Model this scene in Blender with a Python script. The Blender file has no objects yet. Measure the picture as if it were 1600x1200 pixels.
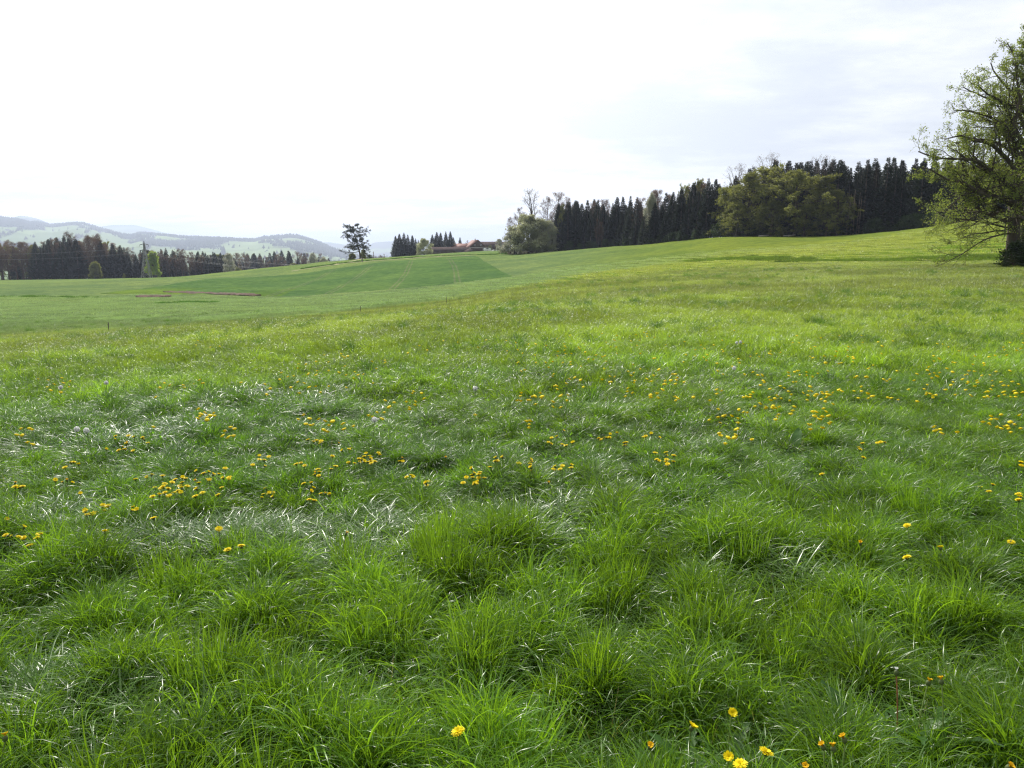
import bpy, math, random
import numpy as np
from mathutils import Vector, Matrix

R = math.radians
rnd = random.Random(7)
NR = np.random.default_rng(7)
sc = bpy.context.scene
COL = sc.collection

# ------------------------------------------------------------------ camera, sky, sun, exposure
CZ = 1.6
FPX = 1150.0
PITCH = math.atan(200 / FPX)
cam_d = bpy.data.cameras.new('camera')
cam_d.sensor_width = 36
cam_d.lens = 36 * FPX / 1600
cam_d.clip_start = 0.05
cam_d.clip_end = 60000
cam = bpy.data.objects.new('camera', cam_d)
cam.location = (0, 0, CZ)
cam.rotation_euler = (math.pi / 2 - PITCH, 0, 0)
COL.objects.link(cam)
sc.camera = cam

SUN_EL, SUN_AZ = R(41), R(-20)
SDIR = Vector((math.sin(SUN_AZ) * math.cos(SUN_EL), math.cos(SUN_AZ) * math.cos(SUN_EL), math.sin(SUN_EL)))
sun_d = bpy.data.lights.new('sun', 'SUN')
sun_d.energy = 5.0
sun_d.angle = R(1.2)
sun_d.color = (1.0, 0.95, 0.86)
sun = bpy.data.objects.new('sun', sun_d)
sun.rotation_euler = SDIR.to_track_quat('Z', 'Y').to_euler()
sun.location = SDIR * 500
COL.objects.link(sun)

sc.view_settings.view_transform = 'Standard'
sc.view_settings.look = 'None'
sc.view_settings.gamma = 1
sc.view_settings.use_curve_mapping = False
sc.view_settings.exposure = 0.0
sc.cycles.max_bounces = 6
sc.cycles.diffuse_bounces = 2
sc.cycles.glossy_bounces = 2
sc.cycles.transmission_bounces = 4
sc.cycles.volume_bounces = 0
sc.cycles.caustics_reflective = False
sc.cycles.caustics_refractive = False
sc.cycles.use_denoising = True
sc.cycles.denoising_prefilter = 'NONE'
sc.cycles.pixel_filter_type = 'BLACKMAN_HARRIS'
sc.cycles.filter_width = 1.25
sc.cycles.sample_clamp_indirect = 4.0
sc.cycles.denoising_input_passes = 'RGB_ALBEDO_NORMAL'


class NT:
    """small helper for node trees"""
    def __init__(s, tree):
        s.t = tree
        s.n = tree.nodes
        s.l = tree.links

    def node(s, typ, **kw):
        n = s.n.new(typ)
        for k, v in kw.items():
            if k.startswith('i_'):
                key = k[2:]
                n.inputs[int(key) if key.isdigit() else key].default_value = v
            else:
                setattr(n, k, v)
        return n

    def link(s, a, b):
        s.l.new(a, b)

    def math(s, op, a, b=None, c=None, clamp=False):
        n = s.n.new('ShaderNodeMath')
        n.operation = op
        n.use_clamp = clamp
        for i, x in enumerate((a, b, c)):
            if x is None:
                continue
            if isinstance(x, (int, float)):
                n.inputs[i].default_value = x
            else:
                s.l.new(x, n.inputs[i])
        return n.outputs[0]

    def mix(s, f, a, b, blend='MIX'):
        n = s.n.new('ShaderNodeMix')
        n.data_type = 'RGBA'
        n.blend_type = blend
        n.clamp_factor = True
        for sock, x in ((n.inputs[0], f), (n.inputs[6], a), (n.inputs[7], b)):
            if isinstance(x, (int, float)):
                sock.default_value = x
            elif isinstance(x, tuple):
                sock.default_value = (*x, 1)[:4]
            else:
                s.l.new(x, sock)
        return n.outputs[2]

    def ramp(s, f, lo, hi):
        n = s.n.new('ShaderNodeMapRange')
        n.interpolation_type = 'SMOOTHSTEP'
        n.inputs[1].default_value = lo
        n.inputs[2].default_value = hi
        s.l.new(f, n.inputs[0])
        return n.outputs[0]

    def noise(s, vec, scale, detail=4, rough=0.5):
        n = s.n.new('ShaderNodeTexNoise')
        n.inputs['Scale'].default_value = scale
        n.inputs['Detail'].default_value = detail
        n.inputs['Roughness'].default_value = rough
        if vec is not None:
            s.l.new(vec, n.inputs['Vector'])
        return n.outputs['Fac']


world = bpy.data.worlds.new('World')
sc.world = world
world.use_nodes = True
w = NT(world.node_tree)
w.n.clear()
out = w.node('ShaderNodeOutputWorld')
bg = w.node('ShaderNodeBackground', i_Strength=0.1)
sky = w.node('ShaderNodeTexSky', sky_type='NISHITA', sun_disc=False)
sky.sun_elevation = SUN_EL
sky.sun_rotation = SUN_AZ
sky.dust_density = 2.0
tc = w.node('ShaderNodeTexCoord')
sep = w.node('ShaderNodeSeparateXYZ')
w.link(tc.outputs['Generated'], sep.inputs[0])
zz = w.math('ADD', w.math('MAXIMUM', sep.outputs[2], 0.0), 0.13)
comb = w.node('ShaderNodeCombineXYZ')
w.link(w.math('DIVIDE', sep.outputs[0], zz), comb.inputs[0])
w.link(w.math('MULTIPLY', w.math('DIVIDE', sep.outputs[1], zz), 1.35), comb.inputs[1])
off = w.node('ShaderNodeVectorMath', operation='ADD')
w.link(comb.outputs[0], off.inputs[0])
off.inputs[1].default_value = (3.1, 1.2, 0)
streak = w.noise(off.outputs[0], 0.62, 6, 0.55)
fine = w.noise(off.outputs[0], 1.9, 5, 0.6)
dot = w.node('ShaderNodeVectorMath', operation='DOT_PRODUCT')
w.link(tc.outputs['Generated'], dot.inputs[0])
dot.inputs[1].default_value = SDIR
glow = w.math('POWER', w.math('MAXIMUM', dot.outputs['Value'], 0.0), 9.0)
wide = w.math('MULTIPLY_ADD', dot.outputs['Value'], 0.5, 0.5)
# high veil of cloud: thin and forward-scattering round the sun, with greyer bands further away from it
bright = w.math('ADD', w.math('MULTIPLY_ADD', wide, 10.0, 1.9), w.math('MULTIPLY', glow, 20.0))
band = w.ramp(w.math('MULTIPLY_ADD', fine, 0.35, streak), 0.50, 0.86)
lum = w.math('MULTIPLY', bright, w.math('MULTIPLY_ADD', band, 0.42, 0.86))
tint = w.mix(band, (0.90, 0.95, 1.04), (1.0, 1.0, 1.0))
cc = w.node('ShaderNodeVectorMath', operation='SCALE')
w.link(tint, cc.inputs[0])
w.link(lum, cc.inputs['Scale'])
mixs = w.mix(0.88, sky.outputs[0], cc.outputs[0])
w.link(mixs, bg.inputs['Color'])
w.link(bg.outputs[0], out.inputs[0])


# ------------------------------------------------------------------ helpers
def setp(o, label=None, cat=None, group=None, kind=None):
    if label:
        o['label'] = label
    if cat:
        o['category'] = cat
    if group:
        o['group'] = group
    if kind:
        o['kind'] = kind
    return o


def empty(name, loc, label, cat, group=None, rz=0.0, s=None):
    o = bpy.data.objects.new(name, None)
    o.location = loc
    o.rotation_euler = (0, 0, rz)
    if s is not None:
        o.scale = s
    COL.objects.link(o)
    return setp(o, label, cat, group)


def mesh_np(name, V, F, mat=None, attrs=None, smooth=True):
    """V (n,3); F (m,3) or (m,4) or list of such"""
    me = bpy.data.meshes.new(name)
    V = np.asarray(V, np.float32)
    Fs = F if isinstance(F, list) else [F]
    Fs = [np.asarray(f, np.int32) for f in Fs if len(f)]
    me.vertices.add(len(V))
    me.vertices.foreach_set('co', V.ravel())
    nl = sum(f.size for f in Fs)
    npoly = sum(len(f) for f in Fs)
    me.loops.add(nl)
    me.loops.foreach_set('vertex_index', np.concatenate([f.ravel() for f in Fs]))
    me.polygons.add(npoly)
    tot = np.concatenate([np.full(len(f), f.shape[1], np.int32) for f in Fs])
    st = np.concatenate([[0], np.cumsum(tot)[:-1]]).astype(np.int32)
    me.polygons.foreach_set('loop_start', st)
    me.polygons.foreach_set('loop_total', tot)
    if smooth:
        me.polygons.foreach_set('use_smooth', np.ones(npoly, bool))
    me.update(calc_edges=True)
    if attrs:
        for k, a in attrs.items():
            a = np.asarray(a, np.float32)
            if a.ndim == 2:
                if a.shape[1] == 3:
                    a = np.concatenate([a, np.ones((len(a), 1), np.float32)], 1)
                at = me.attributes.new(k, 'FLOAT_COLOR', 'POINT')
                at.data.foreach_set('color', a.ravel())
            else:
                at = me.attributes.new(k, 'FLOAT', 'POINT')
                at.data.foreach_set('value', a)
    if mat:
        me.materials.append(mat)
    return me


def link(name, me, parent=None, loc=None):
    o = bpy.data.objects.new(name, me)
    if parent:
        o.parent = parent
    if loc is not None:
        o.location = loc
    COL.objects.link(o)
    return o


def join_parts(parts):
    """[(V,F)...] with the same face size -> V,F"""
    Vs, Fs, k = [], [], 0
    for V, F in parts:
        Vs.append(V)
        Fs.append(np.asarray(F) + k)
        k += len(V)
    return np.concatenate(Vs), np.concatenate(Fs)


def unit(a):
    return a / np.maximum(np.linalg.norm(a, axis=-1, keepdims=True), 1e-9)


def tubes(P, rad, m=4):
    """P (N,K,3) polylines, rad (N,K) -> quads tubes"""
    N, K, _ = P.shape
    T = np.empty_like(P)
    T[:, 1:-1] = P[:, 2:] - P[:, :-2]
    T[:, 0] = P[:, 1] - P[:, 0]
    T[:, -1] = P[:, -1] - P[:, -2]
    T = unit(T)
    ref = np.where(np.abs(T[..., 2:3]) > 0.9, np.array([1.0, 0, 0]), np.array([0, 0, 1.0]))
    A = unit(np.cross(T, ref))
    B = np.cross(T, A)
    a = np.arange(m) * 2 * np.pi / m
    ring = P[:, :, None] + rad[:, :, None, None] * (np.cos(a)[:, None] * A[:, :, None] + np.sin(a)[:, None] * B[:, :, None])
    V = ring.reshape(-1, 3)
    n, k, j = np.meshgrid(np.arange(N), np.arange(K - 1), np.arange(m), indexing='ij')
    j2 = (j + 1) % m
    b = (n * K + k) * m
    F = np.stack([b + j, b + j2, b + m + j2, b + m + j], -1).reshape(-1, 4)
    return V, F


def boxv(x0, x1, y0, y1, z0, z1):
    V = np.array([[x, y, z] for z in (z0, z1) for y in (y0, y1) for x in (x0, x1)], float)
    F = np.array([[0, 2, 3, 1], [4, 5, 7, 6], [0, 1, 5, 4], [2, 6, 7, 3], [0, 4, 6, 2], [1, 3, 7, 5]])
    return V, F


_perm = np.random.default_rng(3).random((256, 256))


def vnoise(x, y, s=1.0, off=0):
    x = np.asarray(x, float) * s + off * 17.3
    y = np.asarray(y, float) * s + off * 9.1
    xi = np.floor(x).astype(int)
    yi = np.floor(y).astype(int)
    fx = x - xi
    fy = y - yi
    fx = fx * fx * (3 - 2 * fx)
    fy = fy * fy * (3 - 2 * fy)
    g = lambda a, b: _perm[a & 255, b & 255]
    return (g(xi, yi) * (1 - fx) + g(xi + 1, yi) * fx) * (1 - fy) + (g(xi, yi + 1) * (1 - fx) + g(xi + 1, yi + 1) * fx) * fy


def fbm(x, y, s, o=0, n=4):
    t, a, k = 0, 0.5, 0
    for i in range(n):
        t = t + a * vnoise(x, y, s * 2 ** i, o + i)
        k += a
        a *= 0.55
    return t / k


def sstep(a, b, x):
    t = np.clip((x - a) / (b - a), 0, 1)
    return t * t * (3 - 2 * t)


# ------------------------------------------------------------------ terrain height field
CP, SP = math.cos(PITCH), math.sin(PITCH)


def elev_z(py, Y):
    v = (600 - py) / FPX
    return CZ + Y * (v * CP - SP) / (CP + v * SP)


# slope columns: heights of the land along rays through the photographed rows (distance, picture row) or (distance, None, z)
COLS = {
    -500: [(12, 590), (20, 545), (35, 538), (62, 533), (100, 498), (160, 470), (250, 452), (340, None, -12), (500, None, -16), (800, None, -32), (1500, None, -62)],
    0: [(12, 583), (20, 542), (35, 531), (62, 522), (100, 490), (160, 465), (250, 447), (340, None, -11), (500, None, -14), (800, None, -32), (1500, None, -62)],
    220: [(12, 575), (20, 530), (38, 520), (63, 511), (105, 483), (165, 463), (265, 437), (340, None, -9), (500, None, -13), (800, None, -32), (1500, None, -62)],
    440: [(12, 565), (20, 515), (40, 505), (65, 497), (110, 478), (165, 465), (285, 428), (350, 416.5), (420, None, -6.5), (500, None, -10), (800, None, -30), (1500, None, -62)],
    560: [(12, 560), (20, 510), (40, 496), (68, 487), (110, 470), (165, 460), (290, 416), (350, 405), (420, None, -4.5), (560, None, -9), (800, None, -26), (1500, None, -62)],
    700: [(12, 556), (20, 502), (40, 482), (75, 471), (110, 459), (162, 447), (185, 438), (300, 404), (400, 395.5), (560, 396), (800, None, -8), (1500, None, -55)],
    800: [(12, 554), (20, 498), (40, 470), (75, 455), (110, 446), (160, 434), (250, 409), (330, 397.5), (420, 392), (560, 391), (800, None, 4), (1500, None, -20)],
    900: [(12, 553), (20, 495), (40, 461), (75, 441), (110, 432), (160, 419), (240, 401), (310, 390), (420, None, 5), (800, None, 10), (1500, None, 5)],
    1000: [(12, 552), (20, 493), (40, 455), (75, 433), (110, 422), (160, 408), (220, 394), (270, 382.5), (420, None, 8), (800, None, 12), (1500, None, 15)],
    1130: [(12, 552), (20, 492), (40, 449), (70, 427), (105, 411), (128, 405), (140, 401), (185, 384), (240, 369.5), (420, None, 9), (800, None, 14), (1500, None, 20)],
    1280: [(12, 552), (20, 491), (40, 444), (70, 422), (98, 409.5), (106, 408), (112, 402), (150, 387), (190, 376), (225, 370), (420, None, 9), (800, None, 14), (1500, None, 20)],
    1400: [(12, 551), (20, 490), (40, 441), (65, 421), (88, 411.5), (94, 410.5), (99, 404.5), (130, 384), (165, 366.5), (190, 360), (230, None, 8.7), (420, None, 9), (800, None, 14), (1500, None, 20)],
    1560: [(12, 550), (20, 489), (40, 438), (60, 420), (76, 411.5), (81, 410.5), (86, 404), (115, 371), (150, 349), (175, 342), (220, None, 11), (420, None, 11), (800, None, 16), (1500, None, 20)],
    1900: [(12, 550), (20, 488), (40, 434), (58, 418), (72, 409), (80, 403), (110, 370), (150, 345), (175, 338), (220, None, 11), (420, None, 11), (800, None, 16), (1500, None, 20)],
}
TG = np.linspace(math.log(8), math.log(14008), 700)


def pchip(x, y, q):
    x = np.asarray(x, float)
    y = np.asarray(y, float)
    h = np.diff(x)
    d = np.diff(y) / h
    m = np.zeros_like(y)
    for i in range(1, len(x) - 1):
        if d[i - 1] * d[i] > 0:
            w1, w2 = 2 * h[i] + h[i - 1], h[i] + 2 * h[i - 1]
            m[i] = (w1 + w2) / (w1 / d[i - 1] + w2 / d[i])
    m[0], m[-1] = d[0], d[-1]
    i = np.clip(np.searchsorted(x, q) - 1, 0, len(h) - 1)
    t = np.clip((q - x[i]) / h[i], 0, 1)
    return ((1 + 2 * t) * (1 - t) ** 2 * y[i] + t * (1 - t) ** 2 * h[i] * m[i]
            + t * t * (3 - 2 * t) * y[i + 1] + t * t * (t - 1) * h[i] * m[i + 1])


_cs, _cz = [], []
for px, kn in COLS.items():
    xs, zs = [math.log(8), math.log(12)], [0.0, 0.0]
    for k in kn:
        xs.append(math.log(k[0] + 8))
        zs.append(elev_z(k[1], k[0]) if k[1] is not None else k[2])
    xs.append(math.log(14000))
    zs.append(zs[-1])
    _cs.append((px - 800) / FPX * 0.992)
    _cz.append(pchip(xs, zs, TG))
_cs = np.array(_cs)
_cz = np.array(_cz)
SG = np.linspace(_cs[0], _cs[-1], 420)
HT = np.empty((len(SG), len(TG)))
for k in range(len(TG)):
    HT[:, k] = pchip(_cs, _cz[:, k], SG)
_ker = np.exp(-np.linspace(-2, 2, 13) ** 2)
_ker /= _ker.sum()
_pad = np.pad(HT, ((6, 6), (0, 0)), 'edge')
HT = sum(_ker[i] * _pad[i:i + len(SG)] for i in range(13))


def H(x, y):
    x = np.asarray(x, float)
    y = np.asarray(y, float)
    r = np.hypot(x, y)
    ye = np.maximum(y, 0.62 * r)
    s = np.clip(x / np.maximum(ye, 0.01), SG[0], SG[-1])
    si = np.clip((s - SG[0]) / (SG[1] - SG[0]), 0, len(SG) - 1.001)
    ti = np.clip((np.log(ye + 8) - TG[0]) / (TG[1] - TG[0]), 0, len(TG) - 1.001)
    a, b = si.astype(int), ti.astype(int)
    fs, ft = si - a, ti - b
    z = (HT[a, b] * (1 - ft) + HT[a, b + 1] * ft) * (1 - fs) + (HT[a + 1, b] * (1 - ft) + HT[a + 1, b + 1] * ft) * fs
    back = 1 - sstep(-0.35, 0.35, y / np.maximum(r, 0.01))
    z = z * (1 - back)
    z = z + (fbm(x, y, 0.35, 5) - 0.5) * 0.16 * sstep(2, 12, r) + (fbm(x, y, 1.5, 7, 2) - 0.5) * 0.16 * sstep(1.2, 3, r) * (1 - sstep(12, 22, r)) + (fbm(x, y, 0.045, 2) - 0.5) * 0.9 * sstep(30, 120, r) * (1 - sstep(300, 500, r))
    return z


def hz(x, y):
    return float(H(np.array([x]), np.array([y]))[0])


def at(px, Y):
    """point of the ground at forward distance Y in picture column px"""
    u = (px - 800) / FPX
    z = 0.0
    for _ in range(3):
        X = u * (Y * CP - (z - CZ) * SP)
        z = hz(X, Y)
    return X, Y, z


def hit(px, py, lift=0.0):
    """where the sight line through a pixel meets the ground (raised by lift)"""
    u, v = (px - 800) / FPX, (600 - py) / FPX
    dy, dz = CP + v * SP, -SP + v * CP
    d = np.geomspace(0.8, 900, 5000)
    below = CZ + d * dz < H(d * u, d * dy) + lift
    i = int(np.argmax(below)) if below.any() else len(d) - 1
    return d[i] * u, d[i] * dy, hz(d[i] * u, d[i] * dy)


def px_of(x, y, z):
    d = y * CP - (z - CZ) * SP
    return 800 + FPX * x / d, 600 - FPX * ((z - CZ) * CP + y * SP) / d


# ------------------------------------------------------------------ materials
MATS = {}


def leaf_mat(name, c1, c2, trans=(0.2, 0.3, 0.03), tfac=0.4, rough=0.45, spec=0.5, objvar=0.25, inst=False, rough2=None):
    """thin green leaf: reflecting side + light shining through; varies by leaf, plant and large patches"""
    m = bpy.data.materials.new(name)
    m.use_nodes = True
    t = NT(m.node_tree)
    t.n.clear()
    o = t.node('ShaderNodeOutputMaterial')
    at_ = t.node('ShaderNodeAttribute', attribute_name='var')
    sepc = t.node('ShaderNodeSeparateColor')
    t.link(at_.outputs['Color'], sepc.inputs[0])
    col = t.mix(sepc.outputs[1], c1, c2)
    info = t.node('ShaderNodeObjectInfo')
    k = t.math('MULTIPLY_ADD', info.outputs['Random'], objvar * 2, 1 - objvar)
    tr = t.mix(sepc.outputs[1], tuple(x * 0.8 for x in trans), tuple(x * 1.2 for x in trans))
    if inst:
        ti = t.node('ShaderNodeAttribute', attribute_name='tint', attribute_type='INSTANCER')
        col = t.mix(1.0, col, ti.outputs['Color'], 'MULTIPLY')
        tr = t.mix(1.0, tr, ti.outputs['Color'], 'MULTIPLY')
    sc1 = t.node('ShaderNodeVectorMath', operation='SCALE')
    t.link(col, sc1.inputs[0])
    t.link(k, sc1.inputs['Scale'])
    p = t.node('ShaderNodeBsdfPrincipled', i_Roughness=rough)
    p.inputs['Specular IOR Level'].default_value = spec
    t.link(sc1.outputs[0], p.inputs['Base Color'])
    if rough2 is not None:
        t.link(t.math('MULTIPLY_ADD', sepc.outputs[1], rough2 - rough, rough), p.inputs['Roughness'])
    tb = t.node('ShaderNodeBsdfTranslucent')
    sc2 = t.node('ShaderNodeVectorMath', operation='SCALE')
    t.link(tr, sc2.inputs[0])
    t.link(k, sc2.inputs['Scale'])
    t.link(sc2.outputs[0], tb.inputs['Color'])
    mx = t.node('ShaderNodeMixShader')
    mx.inputs[0].default_value = tfac
    t.link(p.outputs[0], mx.inputs[1])
    t.link(tb.outputs[0], mx.inputs[2])
    t.link(mx.outputs[0], o.inputs[0])
    return m


def plain_mat(name, c1, c2, scale=4.0, rough=0.8, spec=0.3, stretch=None, bump=0.0):
    m = bpy.data.materials.new(name)
    m.use_nodes = True
    t = NT(m.node_tree)
    p = t.n['Principled BSDF']
    p.inputs['Roughness'].default_value = rough
    p.inputs['Specular IOR Level'].default_value = spec
    co = t.node('ShaderNodeTexCoord')
    v = co.outputs['Object']
    if stretch:
        mp = t.node('ShaderNodeMapping')
        mp.inputs['Scale'].default_value = stretch
        t.link(v, mp.inputs[0])
        v = mp.outputs[0]
    n = t.noise(v, scale, 5, 0.6)
    t.link(t.mix(t.ramp(n, 0.3, 0.7), c1, c2), p.inputs['Base Color'])
    if bump:
        b = t.node('ShaderNodeBump', i_Strength=bump)
        t.link(n, b.inputs['Height'])
        t.link(b.outputs[0], p.inputs['Normal'])
    return m


M = {
    'blade': leaf_mat('grass_blade', (0.042, 0.108, 0.010), (0.082, 0.165, 0.016), (0.18, 0.33, 0.017), 0.41, 0.36, 0.5, 0.2, True, 0.34),
    'tall': leaf_mat('tall_grass_blade', (0.048, 0.118, 0.011), (0.086, 0.172, 0.016), (0.185, 0.335, 0.016), 0.43, 0.42, 0.4, 0.15, True),
    'gloss': leaf_mat('glossy_grass_blade', (0.050, 0.115, 0.014), (0.08, 0.16, 0.02), (0.18, 0.34, 0.018), 0.35, 0.37, 0.7, 0.15, True, 0.33),
    'weed': leaf_mat('broad_leaf', (0.045, 0.12, 0.014), (0.075, 0.17, 0.02), (0.2, 0.4, 0.02), 0.45, 0.42, 0.4, 0.2, False),
    'weedi': leaf_mat('ground_leaf', (0.045, 0.12, 0.014), (0.075, 0.17, 0.02), (0.18, 0.36, 0.02), 0.45, 0.42, 0.4, 0.2, True),
    'straw': leaf_mat('dry_blade', (0.20, 0.17, 0.06), (0.28, 0.24, 0.09), (0.3, 0.26, 0.1), 0.4, 0.5, 0.3, 0.2, True),
    'dock': leaf_mat('dock_leaf', (0.06, 0.14, 0.035), (0.09, 0.18, 0.05), (0.2, 0.34, 0.06), 0.3, 0.6, 0.2, 0.1, False),
    'petal': leaf_mat('dandelion_petal', (0.93, 0.72, 0.008), (0.98, 0.85, 0.012), (0.98, 0.78, 0.01), 0.3, 0.6, 0.2, 0.05, False),
    'petal_old': leaf_mat('dandelion_petal_closing', (0.84, 0.50, 0.012), (0.92, 0.64, 0.02), (0.9, 0.56, 0.01), 0.3, 0.6, 0.2, 0.05, False),
    'calyx': plain_mat('dandelion_calyx', (0.06, 0.09, 0.02), (0.10, 0.13, 0.04), 60, 0.6),
    'stem': plain_mat('flower_stem', (0.16, 0.24, 0.05), (0.20, 0.27, 0.08), 40, 0.5),
    'redstem': plain_mat('reddish_stem', (0.28, 0.10, 0.05), (0.24, 0.14, 0.06), 40, 0.5),
    'fluff': leaf_mat('seed_fluff', (0.86, 0.86, 0.83), (0.92, 0.92, 0.9), (0.9, 0.9, 0.88), 0.5, 0.8, 0.1, 0.03, False),
    'bark': plain_mat('bark', (0.055, 0.042, 0.032), (0.11, 0.09, 0.07), 3, 0.9, 0.2, (1, 1, 0.25), 0.4),
    'bark_red': plain_mat('twig_bark', (0.075, 0.045, 0.036), (0.13, 0.085, 0.065), 2, 0.9, 0.2),
    'bark_pale': plain_mat('pale_trunk_bark', (0.16, 0.12, 0.095), (0.24, 0.19, 0.15), 3, 0.9, 0.2, (1, 1, 0.2)),
    'oakleaf': leaf_mat('young_oak_leaf', (0.084, 0.118, 0.028), (0.150, 0.185, 0.045), (0.34, 0.41, 0.065), 0.5, 0.5, 0.35, 0.1),
    'olive': leaf_mat('olive_tree_leaf', (0.060, 0.074, 0.018), (0.16, 0.168, 0.045), (0.30, 0.31, 0.06), 0.42, 0.6, 0.25, 0.25),
    'bud': leaf_mat('reddish_bud', (0.085, 0.055, 0.040), (0.14, 0.088, 0.06), (0.2, 0.12, 0.07), 0.35, 0.7, 0.2, 0.25),
    'bright': leaf_mat('fresh_spring_leaf', (0.12, 0.19, 0.02), (0.19, 0.26, 0.03), (0.34, 0.46, 0.04), 0.5, 0.5, 0.3, 0.15),
    'blossom': leaf_mat('pale_blossom', (0.30, 0.31, 0.20), (0.55, 0.53, 0.44), (0.45, 0.45, 0.32), 0.4, 0.7, 0.2, 0.15),
    'blossom_green': leaf_mat('blossom_leaf', (0.22, 0.245, 0.11), (0.46, 0.46, 0.30), (0.46, 0.47, 0.26), 0.4, 0.6, 0.2, 0.15),
    'spruce': leaf_mat('spruce_needles', (0.014, 0.021, 0.012), (0.028, 0.038, 0.019), (0.03, 0.045, 0.015), 0.15, 0.6, 0.2, 0.35),
    'spruce_brown': leaf_mat('dry_spruce_twigs', (0.040, 0.032, 0.026), (0.06, 0.046, 0.036), (0.05, 0.04, 0.02), 0.1, 0.8, 0.1, 0.3),
    'pine': leaf_mat('pine_needles', (0.028, 0.038, 0.020), (0.045, 0.056, 0.028), (0.05, 0.07, 0.03), 0.2, 0.6, 0.2, 0.1),
    'shrub': leaf_mat('dark_shrub_leaf', (0.022, 0.040, 0.014), (0.042, 0.065, 0.022), (0.08, 0.13, 0.03), 0.3, 0.5, 0.3, 0.2),
    'farwood': leaf_mat('far_wood_foliage', (0.030, 0.042, 0.026), (0.060, 0.062, 0.036), (0.05, 0.06, 0.02), 0.15, 0.8, 0.1, 0.1),
    'rooftile': plain_mat('red_roof_tiles', (0.18, 0.085, 0.068), (0.25, 0.12, 0.095), 1.2, 0.75, 0.3, (1, 6, 1)),
    'roofbrown': plain_mat('weathered_brown_roof', (0.055, 0.042, 0.040), (0.095, 0.072, 0.066), 1.0, 0.9, 0.0, (1, 6, 1)),
    'timber': plain_mat('dark_timber_boards', (0.07, 0.05, 0.042), (0.12, 0.085, 0.065), 1.5, 0.85, 0.2, (6, 6, 0.5)),
    'plaster': plain_mat('pale_plaster', (0.55, 0.50, 0.45), (0.65, 0.60, 0.54), 1, 0.85),
    'white': plain_mat('white_paint', (0.78, 0.78, 0.78), (0.84, 0.84, 0.83), 1, 0.4, 0.5),
    'glass': plain_mat('dark_window_glass', (0.02, 0.025, 0.03), (0.04, 0.045, 0.05), 1, 0.1, 0.6),
    'rubber': plain_mat('black_tyre', (0.02, 0.02, 0.02), (0.03, 0.03, 0.03), 5, 0.8),
    'steel': plain_mat('galvanised_steel', (0.20, 0.20, 0.20), (0.28, 0.28, 0.28), 1, 0.6, 0.4),
    'darksteel': plain_mat('dark_painted_steel', (0.06, 0.06, 0.065), (0.10, 0.10, 0.11), 1, 0.6, 0.4),
    'postwood': plain_mat('grey_post_wood', (0.10, 0.09, 0.08), (0.17, 0.15, 0.13), 8, 0.8, 0.3, (4, 4, 0.6)),
    'palewood': plain_mat('bleached_wood', (0.45, 0.40, 0.35), (0.60, 0.55, 0.48), 4, 0.8),
    'soil': plain_mat('brown_soil', (0.075, 0.052, 0.036), (0.13, 0.088, 0.060), 0.8, 0.95, 0.1, None, 0.6),
    'track': plain_mat('worn_grass_track', (0.24, 0.24, 0.11), (0.30, 0.28, 0.15), 0.5, 0.95, 0.1),
}


def ground_mat():
    m = bpy.data.materials.new('meadow_ground')
    m.use_nodes = True
    t = NT(m.node_tree)
    p = t.n['Principled BSDF']
    p.inputs['Roughness'].default_value = 0.9
    p.inputs['Specular IOR Level'].default_value = 0.0
    a = t.node('ShaderNodeAttribute', attribute_name='Col')
    co = t.node('ShaderNodeTexCoord')
    v = co.outputs['Object']
    n1 = t.noise(v, 0.045, 5, 0.6)
    n2 = t.noise(v, 0.5, 6, 0.65)
    n3 = t.noise(v, 5.0, 4, 0.6)
    c = t.mix(t.ramp(n1, 0.35, 0.68), (0.78, 0.84, 0.85), (1.15, 1.1, 0.95))
    c = t.mix(1.0, a.outputs['Color'], c, 'MULTIPLY')
    c2 = t.mix(t.ramp(n2, 0.38, 0.66), (0.76, 0.80, 0.85), (1.14, 1.12, 1.05))
    c = t.mix(1.0, c, c2, 'MULTIPLY')
    c3 = t.mix(t.ramp(n3, 0.3, 0.7), (0.8, 0.8, 0.8), (1.15, 1.15, 1.15))
    c = t.mix(1.0, c, c3, 'MULTIPLY')
    t.link(c, p.inputs['Base Color'])
    b = t.node('ShaderNodeBump', i_Strength=0.9, i_Distance=0.25)
    t.link(t.math('ADD', t.math('MULTIPLY', n2, 1.2), t.math('MULTIPLY', n3, 0.5)), b.inputs['Height'])
    t.link(b.outputs[0], p.inputs['Normal'])
    return m


M['ground'] = ground_mat()

# ------------------------------------------------------------------ ground sheet
FENCE_PX = np.array([-500, 0, 170, 440, 563, 697, 800, 950, 1200, 2100])
FENCE_Y = np.array([62, 62, 62, 65, 68, 76, 86, 110, 150, 200])
FS = (FENCE_PX - 800) / FPX * 0.992


def fence_d(x, y):
    """>0 beyond the pasture fence"""
    s = x / np.maximum(y, 1)
    return y - np.interp(s, FS, FENCE_Y)


FOR_PX = np.array([780, 800, 870, 960, 1010, 1120, 1200, 1280, 1320, 1400, 1450, 1520, 1700, 2000])
FOR_Y = np.array([345, 330, 325, 310, 275, 245, 234, 227, 224, 214, 207, 202, 200, 200])
FORS = (FOR_PX - 800) / FPX * 0.992


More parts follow.
